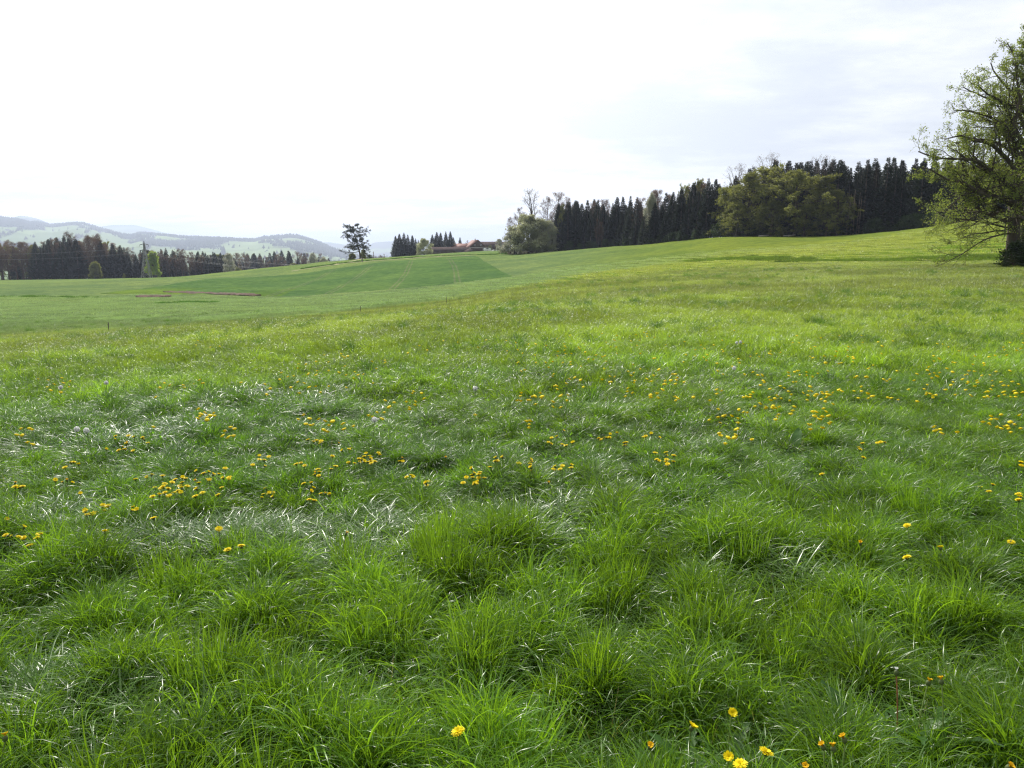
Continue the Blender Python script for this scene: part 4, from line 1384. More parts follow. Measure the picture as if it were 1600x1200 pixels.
def pylon():
    X, Y, z = at(229.5, 452)
    Ht = ht_to(229, 378, Y, z)
    root = empty('pylon', (X, Y, z), 'grey lattice pylon in front of the dark forest and bright green tree', 'pylon', None, R(10))
    lev = [0, .16, .3, .42, .52, .6, .68, .76, .84, .92, 1.0]
    wd = [2.6, 2.1, 1.7, 1.35, 1.0, .8, .66, .55, .45, .38, .1]
    legs = []
    for sx, sy in ((-1, -1), (1, -1), (1, 1), (-1, 1)):
        segs = [[[sx * wd[i], sy * wd[i], lev[i] * Ht], [sx * wd[i + 1], sy * wd[i + 1], lev[i + 1] * Ht]] for i in range(10)]
        link('leg', mesh_np('pylon_leg', *bars(segs, 0.14), M['steel']), root)
    segs = []
    cs = ((-1, -1), (1, -1), (1, 1), (-1, 1))
    for i in range(10):
        for k in range(4):
            a, b = cs[k], cs[(k + 1) % 4]
            segs.append([[a[0] * wd[i], a[1] * wd[i], lev[i] * Ht], [b[0] * wd[i + 1], b[1] * wd[i + 1], lev[i + 1] * Ht]])
            segs.append([[b[0] * wd[i], b[1] * wd[i], lev[i] * Ht], [a[0] * wd[i + 1], a[1] * wd[i + 1], lev[i + 1] * Ht]])
    link('bracing', mesh_np('pylon_bracing', *bars(segs, 0.08, 3), M['steel']), root)
    for zf, hl in ((0.92, 2.5), (0.765, 2.5), (0.63, 1.4)):
        segs = [[[-hl, 0, zf * Ht], [hl, 0, zf * Ht]], [[-hl, 0, zf * Ht], [0, 0.4, zf * Ht + 0.8]], [[hl, 0, zf * Ht], [0, 0.4, zf * Ht + 0.8]]]
        ca = link('crossarm', mesh_np('pylon_crossarm', *bars(segs, 0.13), M['darksteel']), root)
        segs = [[[s * hl, 0, zf * Ht], [s * hl, 0, zf * Ht - 1.1]] for s in (-1, 1)]
        link('insulator', mesh_np('insulator', *bars(segs, 0.1, 6), M['darksteel']), ca)
    link('mast_tip', mesh_np('mast_tip', *bars([[[0, 0, .66 * Ht], [0, 0, 1.03 * Ht]]], 0.16, 6), M['darksteel']), root)
    return X, Y, z, Ht


PX, PY, PZ, PH = pylon()
X, Y, z = at(413, 470)
PoleH = ht_to(413, 403, Y, z)
root = empty('power_pole', (X, Y, z), 'thin wooden power pole with crossarm before the far wood', 'pole')
link('pole', mesh_np('pole', *bars([[[0, 0, -.5], [0, 0, PoleH]]], 0.26, 8), M['postwood']), root)
link('crossarm', mesh_np('pole_arm', *bars([[[-1.6, 0, PoleH - .6], [1.6, 0, PoleH - .6]]], 0.11, 4), M['postwood']), root)
PP = (X, Y, z)


def wire(a, b, sag, label, group):
    t = np.linspace(0, 1, 24)[:, None]
    P = np.array(a) * (1 - t) + np.array(b) * t
    P[:, 2] -= sag * 4 * t[:, 0] * (1 - t[:, 0])
    o = link('power_cable', mesh_np('power_cable', *tubes(P[None], np.full((1, 24), 0.035), 3), M['steel']))
    setp(o, label, 'cable', group)


for k, (zf, s) in enumerate(((0.92, -1), (0.92, 1), (0.765, -1), (0.765, 1))):
    a = (PX + s * 2.5, PY, PZ + zf * PH - 1.1)
    wire(a, (PX - 190 + s * 2.5, PY + 10, PZ + zf * PH - 2 + 1), 4.5, 'thin power cable running left from the pylon across the dark forest', 'cables left of the pylon')
    wire(a, (PX + 150 + s * 2.5, PY - 10, PZ + zf * PH - 12), 4.5, 'thin power cable running right from the pylon across the dark forest', 'cables right of the pylon')
for k in range(4):
    wire((PP[0] - 1.5 + k, PP[1], PP[2] + PoleH - .5), (PP[0] - 42, PP[1] + 6 + k * 5, PP[2] + PoleH - 7.5 + k * 1.9), 1.2, 'thin slanting cable running left from the wooden power pole', 'cables of the wooden power pole')

# ------------------------------------------------------------------ far houses on the hills
hh = hill_fn['wooded_hills']
spots = [(68, 356, 'lone white farmhouse on the upper green slope far left'), (5, 357, 'white house at the far left edge of the hills'), (240, 370, 'left one of two bright white houses above the pylon'), (246, 370, 'right one of two bright white houses above the pylon'), (305, 371, 'white house on the far ridge between pylon and valley'), (143, 363, 'long white building above the tallest left-hand spruces'), (162, 364, 'small white house right of the long white building'), (288, 374, 'pale house on the green slope right of the pylon'), (330, 372, 'small pale house high on the far slope'), (20, 361, 'pale house in the hamlet on the left slope'), (262, 377, 'pale house among the hillside trees'), (350, 380, 'pale house low on the slope in the haze'), (440, 384, 'pale house under the rounded hill')]
tq = np.linspace(0.02, 1, 300)
for px, py, lab in spots:
    s = (px - 800) / FPX * 0.99
    x, y, z = hh(np.full(300, s), tq)
    pys = np.array([px_of(a, b, c)[1] for a, b, c in zip(x, y, z)])
    i = int(np.argmax(pys <= py)) if (pys <= py).any() else 250
    root = empty('hillside_house', (float(x[i]), float(y[i]), float(z[i])), lab, 'house', 'houses on the far hills', rnd.uniform(-0.5, 0.5))
    L, Wd, hw = rnd.uniform(24, 38), 14, 11
    link('wall', mesh_np('far_wall', *boxv(-L / 2, L / 2, -Wd / 2, Wd / 2, -3, hw), M['white'], smooth=False), root)
    V, F = prism_roof(L, Wd, 5, 0.8, 0.4)
    link('roof', mesh_np('far_roof', V + np.array([0, 0, hw]), F, M['roofbrown'], smooth=False), root)

# ------------------------------------------------------------------ fence posts, logs
for px, py, h, r, mt, lab in ((170, 522, 0.60, 0.024, 'postwood', 'thin grey fence post farthest left in the meadow'), (563, 491, 0.60, 0.022, 'postwood', 'thin grey fence post below the middle of the crop field'), (697, 477, 0.55, 0.022, 'postwood', 'thin grey fence post below the right part of the crop field')):
    x, y, z = hit(px, py)
    root = empty('fence_post', (x, y, z), lab, 'fence post', 'pasture fence posts')
    link('stake', mesh_np('stake', *bars([[[0, 0, -.2], [0.03, 0, h]]], r, 6), M[mt]), root)
    link('insulator', mesh_np('post_insulator', *bars([[[0.02, -r, h * .85], [0.02, -r - .05, h * .85]]], 0.02, 6), M['darksteel']), root)
X, Y, z = at(566, 314)
root = empty('field_post', (X, Y, z), 'short dark post on the path above the crop field', 'post')
link('stake', mesh_np('stake', *bars([[[0, 0, -.2], [0, 0, 1.9]]], 0.24, 7), M['postwood']), root)
link('cap', mesh_np('post_cap', *boxv(-.28, .28, -.28, .28, 1.9, 2.0), M['darksteel'], smooth=False), root)
for px, L, rz, lab in ((1193, 3.2, 0.1, 'pale fallen log at the foot of the oak clump'), (1229, 2.2, -0.2, 'pale log with a raised end right of the first fallen log'), (1237, 2.6, 0.35, 'pale crooked log rightmost at the foot of the oak clump')):
    X, Y, z = at(px, edgeY(px) - 7)
    t = np.linspace(-.5, .5, 6)
    P = np.stack([t * L, 0.15 * np.sin(t * 6), 0.35 + 0.25 * t], 1)[None]
    o = link('fallen_log', mesh_np('fallen_log', *tubes(P, np.array([[.2, .19, .18, .16, .14, .1]]), 7), M['palewood']), None, (X, Y, z))
    o.rotation_euler = (0, 0, rz)
    setp(o, lab, 'log')


# ------------------------------------------------------------------ grass
def blades(g, n, rad, Lr, wr, th0, curl, segs=5, rad_pow=0.5, outward=0.7, droop=1.5, vr=(0, 1), twist=1.0, thmax=2.5):
    """n arching grass blades growing from a disc; returns V, F, var"""
    a0 = g.uniform(0, 2 * np.pi, n)
    rr = rad * g.random(n) ** rad_pow
    bx, by = rr * np.cos(a0), rr * np.sin(a0)
    az = np.where(g.random(n) < outward, a0 + g.normal(0, 0.5, n), g.uniform(0, 2 * np.pi, n))
    L = g.uniform(Lr[0], Lr[1], n) * g.uniform(0.75, 1.1, n)
    w = g.uniform(wr[0], wr[1], n)
    t0 = np.radians(g.uniform(th0[0], th0[1], n))
    cu = g.uniform(curl[0], curl[1], n)
    u = np.linspace(0, 1, segs + 1)
    th = t0[:, None] + cu[:, None] * u[None] ** droop
    th = np.minimum(th, thmax)
    st = L[:, None] / segs
    hx = np.concatenate([np.zeros((n, 1)), np.cumsum(np.sin(th[:, :-1]) * st, 1)], 1)
    hz_ = np.concatenate([np.zeros((n, 1)), np.cumsum(np.cos(th[:, :-1]) * st, 1)], 1)
    side = g.normal(0, 0.12, n)[:, None] * L[:, None] * u[None] ** 2
    ca, sa = np.cos(az)[:, None], np.sin(az)[:, None]
    C = np.stack([bx[:, None] + hx * ca - side * sa, by[:, None] + hx * sa + side * ca, hz_ - 0.01], -1)
    tw = twist * (g.normal(0, 0.5, n)[:, None] + u[None] * g.normal(0, 0.6, n)[:, None])
    wp = w[:, None] * 0.5 * np.minimum(1, (0.55 + 2.2 * u))[None] * (1 - u ** 2.2 * 0.97)[None]
    # width direction: horizontal perpendicular, twisted about the blade
    W = np.stack([-sa * np.cos(tw) + ca * np.sin(tw) * np.cos(th), ca * np.cos(tw) + sa * np.sin(tw) * np.cos(th), -np.sin(tw) * np.sin(th)], -1)
    V = np.stack([C - W * wp[..., None], C + W * wp[..., None]], 2).reshape(-1, 3)
    K = (segs + 1) * 2
    i, s = np.meshgrid(np.arange(n), np.arange(segs), indexing='ij')
    b = (i * K + s * 2).reshape(-1)
    F = np.stack([b, b + 1, b + 3, b + 2], 1)
    rv = g.uniform(vr[0], vr[1], n)
    var = np.stack([np.tile(np.repeat(u, 2), n), np.repeat(rv, K), np.repeat(rv, K)], 1)
    return V, F, var


def multi(sets):
    V, F, A, k = [], [], [], 0
    for v, f, a in sets:
        V.append(v)
        F.append(f + k)
        A.append(a)
        k += len(v)
    return np.concatenate(V), np.concatenate(F), np.concatenate(A)


LIB = bpy.data.collections.new('grass_library')
lib_i = {}


def lib(key, name, V, F, var, mat):
    o = bpy.data.objects.new('%03d_%s' % (len(LIB.objects), name), mesh_np(name, V, F, M[mat], {'var': var}))
    lib_i.setdefault(key, []).append(len(LIB.objects))
    LIB.objects.link(o)


g = np.random.default_rng(11)
for k in range(6):
    lib('arch', 'arching_tuft', *multi([blades(g, 105, 0.085, (0.16, 0.38), (0.0042, 0.0078), (2, 30), (1.2, 2.9), 8, 0.5, 0.75, 1.9), blades(g, 25, 0.05, (0.15, 0.36), (0.003, 0.005), (2, 20), (0.2, 1.0), 5)]), 'blade')
for k in range(4):
    lib('short', 'short_tuft', *blades(g, 85, 0.14, (0.08, 0.22), (0.0036, 0.0064), (5, 45), (0.6, 2.4), 5, 0.5, 0.35, 1.7), 'blade')
for k in range(4):
    lib('tall', 'tall_tuft', *multi([blades(g, 75, 0.075, (0.14, 0.38), (0.0046, 0.0082), (1, 15), (0.05, 0.8), 6, 0.5, 0.6, 2.0), blades(g, 40, 0.08, (0.18, 0.34), (0.003, 0.005), (6, 40), (0.6, 1.9), 6)]), 'tall')
for k in range(4):
    lib('flop', 'glossy_tuft', *blades(g, 70, 0.12, (0.14, 0.28), (0.0048, 0.0084), (15, 50), (0.9, 1.6), 6, 0.5, 0.4, 0.8, twist=0.25, thmax=1.72), 'gloss')
for k in range(2):
    lib('straw', 'dry_tuft', *blades(g, 7, 0.06, (0.12, 0.26), (0.002, 0.0035), (10, 60), (0.3, 1.5), 4), 'straw')


def clover(g, n, rad):
    """low broad leaves"""
    a, r = g.uniform(0, 6.28, n), rad * g.random(n) ** .5
    P = np.stack([r * np.cos(a), r * np.sin(a), g.uniform(0.03, 0.10, n)], 1)
    return leaves(P, 0.02, g, 0.5, 0.8)


for k in range(2):
    lib('weed', 'ground_leaves', *clover(g, 40, 0.12), 'weedi')
for k in range(4):
    lib('patchB', 'meadow_patch', *multi([blades(g, 260, 0.36, (0.07, 0.19), (0.0046, 0.0078), (5, 45), (0.6, 2.3), 4, 0.5, 0.2, 1.7)]
        + [tuple((v + np.array([dx, dy, 0]), f, a) for v, f, a in [blades(g, 40, 0.07, (0.14, 0.30), (0.005, 0.008), (3, 34), (1.0, 2.6), 5, 0.5, 0.7, 1.8)])[0] for dx, dy in g.uniform(-0.3, 0.3, (4, 2))]), 'blade')
for k in range(3):
    lib('patchC', 'far_patch', *multi([blades(g, 420, 0.75, (0.10, 0.22), (0.009, 0.015), (5, 45), (0.3, 1.4), 2, 0.5, 0.2)]
        + [tuple((v + np.array([dx, dy, 0]), f, a) for v, f, a in [blades(g, 26, 0.10, (0.16, 0.30), (0.010, 0.014), (3, 38), (0.5, 1.6), 3)])[0] for dx, dy in g.uniform(-0.6, 0.6, (5, 2))]), 'blade')
for k in range(3):
    lib('patchD', 'farthest_patch', *blades(g, 420, 1.9, (0.12, 0.24), (0.026, 0.04), (5, 45), (0.3, 1.2), 2, 0.5, 0.2), 'blade')


def gn_instances(name, pts, idx, rot, scl, tint, label):
    me = bpy.data.meshes.new(name)
    n = len(pts)
    me.vertices.add(n)
    me.vertices.foreach_set('co', np.asarray(pts, np.float32).ravel())
    me.attributes.new('idx', 'INT', 'POINT').data.foreach_set('value', np.asarray(idx, np.int32))
    me.attributes.new('rot', 'FLOAT_VECTOR', 'POINT').data.foreach_set('vector', np.asarray(rot, np.float32).ravel())
    me.attributes.new('scl', 'FLOAT_VECTOR', 'POINT').data.foreach_set('vector', np.asarray(scl, np.float32).ravel())
    t4 = np.concatenate([tint, np.ones((n, 1))], 1)
    me.attributes.new('tint', 'FLOAT_COLOR', 'POINT').data.foreach_set('color', np.asarray(t4, np.float32).ravel())
    o = link(name, me)
    ng = bpy.data.node_groups.new(name + '_nodes', 'GeometryNodeTree')
    ng.interface.new_socket('Geometry', in_out='INPUT', socket_type='NodeSocketGeometry')
    ng.interface.new_socket('Geometry', in_out='OUTPUT', socket_type='NodeSocketGeometry')
    N, Lk = ng.nodes, ng.links
    gi, go = N.new('NodeGroupInput'), N.new('NodeGroupOutput')
    ci = N.new('GeometryNodeCollectionInfo')
    ci.inputs['Collection'].default_value = LIB
    ci.inputs['Separate Children'].default_value = True
    ci.inputs['Reset Children'].default_value = True
    ip = N.new('GeometryNodeInstanceOnPoints')
    ip.inputs['Pick Instance'].default_value = True

    def attr(nm, ty):
        a = N.new('GeometryNodeInputNamedAttribute')
        a.data_type = ty
        a.inputs['Name'].default_value = nm
        return a.outputs['Attribute']
    Lk.new(gi.outputs[0], ip.inputs['Points'])
    Lk.new(ci.outputs[0], ip.inputs['Instance'])
    Lk.new(attr('idx', 'INT'), ip.inputs['Instance Index'])
    e = N.new('FunctionNodeEulerToRotation')
    Lk.new(attr('rot', 'FLOAT_VECTOR'), e.inputs[0])
    Lk.new(e.outputs[0], ip.inputs['Rotation'])
    Lk.new(attr('scl', 'FLOAT_VECTOR'), ip.inputs['Scale'])
    Lk.new(ip.outputs[0], go.inputs[0])
    md = o.modifiers.new('grass', 'NODES')
    md.node_group = ng
    setp(o, label, 'grass', kind='stuff')
    return o


def scatter(y0, y1, spacing, margin):
    """jittered grid over the wedge of land the photo covers, plus a margin at the sides"""
    xs = 0.74 * y1 + margin
    gx = np.arange(-xs, xs, spacing)
    gy = np.arange(y0, y1, spacing)
    x, y = np.meshgrid(gx, gy)
    x = x.ravel() + NR.uniform(-.55, .55, x.size) * spacing
    y = y.ravel() + NR.uniform(-.55, .55, y.size) * spacing
    k = np.abs(x) < 0.74 * y + margin
    return x[k], y[k]


YEL = np.array([1.42, 1.34, 0.85])
BLU = np.array([1.0, 1.12, 1.1])


def tint_at(x, y, rnd_amt=0.22, past=(2.8, 2.2, 1.6), mow=(2.1, 1.9, 5.0)):
    n = len(x)
    f = fbm(x, y, 0.55, 21)
    f2 = fbm(x, y, 0.12, 22)
    w_ = sstep(0.35, 0.65, f * 0.5 + f2 * 0.5)[:, None]
    t = BLU * (1 - w_) + YEL * w_
    t = t * NR.uniform(1 - rnd_amt, 1 + rnd_amt, (n, 1))
    # towards the fence the pasture is yellower, and a brighter tint stands in for backlit glints; beyond it lies blue-green mowing grass
    far = sstep(5, 20, y)[:, None]
    t = t * (1 - far) + (t * 0.4 + 0.6 * np.array(past)) * far
    fd = beyond(x, y)[:, None]
    return t * (1 - fd) + (t * 0.12 + 0.88 * np.array(mow)) * fd


def beyond(x, y):
    right = sstep(0.0, 0.35, x / np.maximum(y, 1))
    return sstep(-12, 12, fence_d(x, y) + (fbm(x, y, 0.12, 9) - 0.5) * 16) * (1 - 0.65 * right)


acc = {k: [] for k in ('p', 'i', 'r', 's', 't')}


def add(x, y, keys, smin, smax, tint=None, hs=None, tilt=0.12, bucket=None, dz=0.0):
    n = len(x)
    if n == 0:
        return
    b = acc if bucket is None else bucket
    opts = np.array(lib_i[keys])
    b['p'].append(np.stack([x, y, H(x, y) + dz], 1))
    b['i'].append(opts[NR.integers(0, len(opts), n)])
    b['r'].append(np.stack([NR.normal(0, tilt, n), NR.normal(0, tilt, n), NR.uniform(0, 6.283, n)], 1))
    s = NR.uniform(smin, smax, n)
    h = s if hs is None else s * hs
    b['s'].append(np.stack([s, s, h], 1))
    b['t'].append(tint_at(x, y) if tint is None else tint)


def flush(b, name, label):
    gn_instances(name, *(np.concatenate(b[k]) for k in ('p', 'i', 'r', 's', 't')), label)


# near meadow: hummocks of arching tufts, gaps, tall bright tufts and glossy flopped patches
x, y = scatter(0.9, 9.5, 0.125, 2.0)
hum = fbm(x, y, 1.9, 30, 3)
add(x, y, 'short', 0.7, 1.2, hs=(0.45 + 0.6 * hum) * (1.0 - 0.1 * sstep(3.2, 5.5, y)))


def mounds(y0, y1, gap, rad, per, key, smin, smax, hfn, pick=None):
    """hummocks: rings of tufts leaning out from a common crown, each hummock with its own height and hue"""
    cx, cy = scatter(y0, y1, gap, 2.0)
    if pick is not None:
        k = pick(cx, cy)
        cx, cy = cx[k], cy[k]
    m = len(cx)
    big = NR.uniform(0.65, 1.2, m)
    hue = tint_at(cx, cy, 0.25)
    id_ = np.repeat(np.arange(m), per)
    n = len(id_)
    a = NR.uniform(0, 6.283, n)
    r = rad * big[id_] * NR.random(n) ** 0.6
    dx, dy = np.cos(a) * r, np.sin(a) * r
    x, y = cx[id_] + dx, cy[id_] + dy
    rz = NR.uniform(0, 6.283, n)
    kx = np.cos(-rz) * dx - np.sin(-rz) * dy
    ky = np.sin(-rz) * dx + np.cos(-rz) * dy
    tl = 0.5 / rad
    opts = np.array(lib_i[key])
    acc['p'].append(np.stack([x, y, H(x, y)], 1))
    acc['i'].append(opts[NR.integers(0, len(opts), n)])
    acc['r'].append(np.stack([-ky * tl + NR.normal(0, .1, n), kx * tl + NR.normal(0, .1, n), rz], 1))
    sxy = NR.uniform(smin, smax, n)
    acc['s'].append(np.stack([sxy, sxy, sxy * (0.55 + 0.5 * big[id_]) * (1.1 - 0.35 * (r / rad) ** 2) * hfn(y)], 1))
    acc['t'].append(hue[id_] * NR.uniform(0.85, 1.15, (n, 1)))


# beds of broad flopped blades that mirror the sky
BEDS = [(*hit(px, py, 0.1)[:2], rx, ry, n) for px, py, rx, ry, n in ((450, 838, .30, .20, 70), (360, 832, .26, .16, 44), (260, 840, .30, .18, 44), (150, 1095, .20, .14, 40), (60, 1080, .18, .14, 20), (850, 800, .32, .26, 50), (600, 818, .28, .22, 40), (560, 870, .16, .16, 20), (120, 800, .28, .22, 36), (180, 682, .5, .4, 46), (380, 625, .8, .7, 50), (700, 600, 1.2, .8, 60), (60, 620, .8, .6, 40), (980, 600, 1.2, .9, 56), (1180, 880, .25, .22, 22))]
for cx, cy, rx, ry, n in BEDS:
    add(cx + NR.normal(0, rx * .8, n), cy + NR.normal(0, ry * .8, n), 'flop', 0.9, 1.2, tilt=0.12)


def off_beds(x, y, f=1.0):
    k = np.ones(len(x), bool)
    for cx, cy, rx, ry, n in BEDS:
        k &= ((x - cx) / (rx * f)) ** 2 + ((y - cy) / (ry * f)) ** 2 > 1
    return k


low = lambda y: 1.0 - 0.48 * sstep(3.4, 6.0, y)
mounds(0.9, 9.5, 0.34, 0.145, 8, 'arch', 0.70, 1.0, low, lambda x, y: (NR.random(len(x)) < 0.92) & off_beds(x, y, 1.15))
mounds(0.9, 8.0, 0.62, 0.09, 3, 'tall', 0.65, 0.95, low, lambda x, y: (fbm(x, y, 1.1, 35, 3) > 0.5) & off_beds(x, y, 1.15))
x, y = scatter(0.9, 9.5, 0.2, 2.0)
k = off_beds(x, y)
x, y = x[k], y[k]
add(x, y, 'arch', 0.55, 0.9, hs=0.8 * low(y), tilt=0.3)
x, y = scatter(0.9, 9.5, 0.3, 2.0)
q = fbm(x, y, 1.1, 33, 3)
k = (q > 0.58) & (NR.random(len(x)) < 0.5)
add(x[k], y[k], 'flop', 0.7, 1.0, tilt=0.25)
x, y = scatter(0.9, 9.5, 0.4, 2.0)
add(x, y, 'straw', 0.7, 1.1)
x, y = scatter(0.9, 9.5, 0.3, 2.0)
k = fbm(x, y, 0.8, 37, 3) > 0.5
add(x[k], y[k], 'weed', 0.8, 1.3)
flush(acc, 'meadow_grass', 'lush uncut meadow grass with arching tufts in the foreground')

mid = {k: [] for k in acc}


def thin(x, y, lo0, lo1, hi0, hi1):
    k = NR.random(len(x)) < sstep(lo0, lo1, y) * (1 - sstep(hi0, hi1, y))
    return x[k], y[k]


x, y = thin(*scatter(8.0, 34, 0.36, 3.0), 7.0, 9.5, 23, 34)
q = fbm(x, y, 1.0, 40, 3)
q2 = fbm(x, y, 0.35, 48, 3)
tb = tint_at(x, y, 0.25, (6.0, 3.95, 5.4), (2.9, 2.3, 7.0)) * (1 - 0.46 * sstep(9.5, 19, y))[:, None] * (0.80 + 0.40 * sstep(0.35, 0.65, q2))[:, None]
add(x, y, 'patchB', 0.85, 1.2, tint=tb, hs=0.45 + 1.0 * q, bucket=mid, tilt=0.08)
x, y = scatter(9.0, 22, 0.8, 3.0)
q = fbm(x, y, 0.5, 33, 3)
k = q > 0.58
add(x[k], y[k], 'flop', 0.8, 1.1, bucket=mid, tilt=0.3)
x, y = scatter(6.5, 30, 0.5, 3.0)
k = (fbm(x, y, 0.8, 44, 3) > 0.60)
add(x[k], y[k], 'arch', 0.75, 1.2, bucket=mid, tint=np.tile([0.75, 0.85, 0.9], (k.sum(), 1)))
x, y = thin(*scatter(20, 98, 1.0, 6.0), 22, 34, 74, 98)
q = fbm(x, y, 0.30, 41, 3)
q2 = fbm(x, y, 0.16, 49, 3)
add(x, y, 'patchC', 0.9, 1.25, tint=tint_at(x, y, 0.15, (2.9, 1.55, 6.2), (1.85, 1.5, 7.5)) * (0.82 + 0.36 * sstep(0.35, 0.65, q2))[:, None], hs=0.5 + 0.7 * q, bucket=mid, tilt=0.03)
x, y = scatter(25, 90, 2.4, 6.0)
k = fbm(x, y, 0.12, 47, 3) > 0.56
add(x[k], y[k], 'patchB', 0.7, 1.4, hs=NR.uniform(0.9, 1.6, k.sum()), bucket=mid, tint=np.tile([0.9, 0.95, 1.0], (k.sum(), 1)))
flush(mid, 'pasture_grass', 'shorter yellow-green pasture grass stretching to the fence')

farb = {k: [] for k in acc}
x, y = thin(*scatter(68, 175, 2.4, 10.0), 72, 96, 150, 178)
s_ = x / y
k = (y < np.interp(s_, FORS, FOR_Y, left=900) - 3)
x, y = x[k], y[k]
add(x, y, 'patchD', 0.9, 1.2, tint=tint_at(x, y, 0.1, (4.2, 2.2, 7.0), (1.9, 1.5, 8.5)), hs=0.6 + 0.5 * fbm(x, y, 0.1, 42, 3), bucket=farb, tilt=0.02)


def line_tufts(pts, n, width, key, smin, smax, tint, hs):
    P = np.array([p[:2] for p in pts])
    t = NR.uniform(0, len(P) - 1, n)
    x = np.interp(t, np.arange(len(P)), P[:, 0]) + NR.normal(0, width, n)
    y = np.interp(t, np.arange(len(P)), P[:, 1]) + NR.normal(0, width, n)
    add(x, y, key, smin, smax, tint=np.tile(tint, (n, 1)) * NR.uniform(0.8, 1.2, (n, 1)), hs=np.full(n, hs), bucket=farb, tilt=0.05)


# unmown bank of the ditch under the hill, and the margin above the crop field
line_tufts([at(1090, 127), at(1180, 117), at(1280, 106), at(1400, 94), at(1560, 81)], 620, 1.7, 'patchC', 0.8, 1.3, [1.15, 0.98, 1.2], 1.8)
line_tufts([at(1400, 94), at(1480, 88), at(1600, 80)], 200, 1.5, 'patchC', 0.9, 1.4, [1.1, 0.95, 1.2], 2.0)
line_tufts([at(470, 306), at(570, 318), at(660, 328), at(745, 338), at(790, 345)], 380, 0.5, 'patchC', 0.6, 1.1, [0.55, 0.75, 0.75], 2.8)
line_tufts([at(20, 158), at(60, 158), at(140, 160)], 40, 1.2, 'patchC', 0.8, 1.2, [0.6, 0.75, 0.7], 2.2)
line_tufts([at(265, 128), at(330, 130)], 40, 1.5, 'patchC', 0.8, 1.2, [0.6, 0.8, 0.9], 1.8)
flush(farb, 'distant_grass', 'far mown grass and rough ditch banks below the forest')


# ------------------------------------------------------------------ standing tufts one can pick out
TUFT_M = []
M['tall_single'] = leaf_mat('tall_single_blade', (0.058, 0.138, 0.012), (0.10, 0.19, 0.016), (0.21, 0.37, 0.016), 0.44, 0.42, 0.4, 0.1)
for k in range(3):
    TUFT_M.append(mesh_np('tall_grass_tuft', *(lambda a: (a[0], a[1]))(blades(np.random.default_rng(300 + k), 150, 0.12, (0.14, 0.40), (0.005, 0.0092), (0, 13), (0.03, 0.6), 6, 0.5, 0.7, 2.2)), M['tall_single'],
                          {'var': blades(np.random.default_rng(300 + k), 150, 0.12, (0.14, 0.40), (0.005, 0.0092), (0, 13), (0.03, 0.6), 6, 0.5, 0.7, 2.2)[2]}))
for n_, (px, py, s, lab) in enumerate(((322, 1095, 1.0, 'tall broad-bladed grass tuft at lower left, brightest of the left half'), (752, 1060, 0.95, 'bright upright grass tuft near the bottom middle'), (1110, 1015, 1.15, 'tallest bright grass tuft right of the middle foreground'), (962, 945, 0.95, 'dense upright grass tuft between the middle and right foreground tufts'), (693, 915, 1.05, 'upright grass tuft above the middle of the foreground'), (262, 938, 0.9, 'leaning grass tuft at the left, above the brightest left tuft'), (806, 852, 0.9, 'upright tuft highest up in the middle, behind the glossy grass'), (1262, 1040, 0.9, 'low bright tuft above the dandelions at lower right'), (1475, 985, 0.95, 'wide tuft at the right before the dark hollow'), (1165, 890, 0.85, 'upright tuft right of the glossy arching grass'), (620, 1030, 0.8, 'narrow tuft left of the bottom middle one'), (550, 900, 0.75, 'yellowish tuft by the glossy patch at centre left'))):
    x, y, z = hit(px, py)
    o = link('grass_tuft', TUFT_M[n_ % 3], None, (x, y, z))
    o.rotation_euler = (rnd.uniform(-.1, .1), rnd.uniform(-.1, .1), rnd.uniform(0, 6.28))
    o.scale = (s, s, s)
    setp(o, lab, 'grass tuft', 'tall bright grass tufts in the foreground')


# ------------------------------------------------------------------ dandelions
def petals(g, n_rings, r_out, lift, closed=0.0, wpet=0.0042):
    """flower head: rings of strap petals"""
    Vs, Fs, As, k = [], [], [], 0
    for ring in range(n_rings):
        f = 1 - ring / n_rings * 0.75
        n = int(26 * f) + 6
        a = np.arange(n) * 2 * np.pi / n + ring * 0.3 + g.uniform(-.1, .1, n)
        e = np.radians(8 + 55 * ring / n_rings + closed * 60 + g.uniform(-8, 8, n))
        L = r_out * f * g.uniform(0.85, 1.1, n)
        for t0, t1 in ((0.12, 1.0),):
            c = np.stack([np.cos(a), np.sin(a), 0 * a], 1)
            s = np.stack([-np.sin(a), np.cos(a), 0 * a], 1) * wpet / 2
            p0 = c * 0.002
            mid = c * (L * 0.55 * np.cos(e))[:, None] + np.array([0, 0, 1]) * (L * 0.55 * np.sin(e))[:, None]
            tip = c * (L * np.cos(e * 0.7))[:, None] + np.array([0, 0, 1]) * (L * np.sin(e * 0.85))[:, None]
            V = np.stack([p0 - s * .6, p0 + s * .6, mid + s * 1.1, mid - s * 1.1, tip + s * .8, tip - s * .8], 1)
            V[..., 2] += lift
            Vs.append(V.reshape(-1, 3))
            b = np.arange(n)[:, None] * 6 + k
            Fs.append(np.concatenate([b + [0, 1, 2, 3], b + [3, 2, 4, 5]]))
            v = np.repeat(g.random(n), 6)
            As.append(np.stack([v, v, v], 1))
            k += n * 6
    return np.concatenate(Vs), np.concatenate(Fs), np.concatenate(As)


def lathe(prof, m=10):
    P = np.array([[[0, 0, z_] for _, z_ in prof]])
    return tubes(P, np.array([[r_ for r_, _ in prof]]), m)


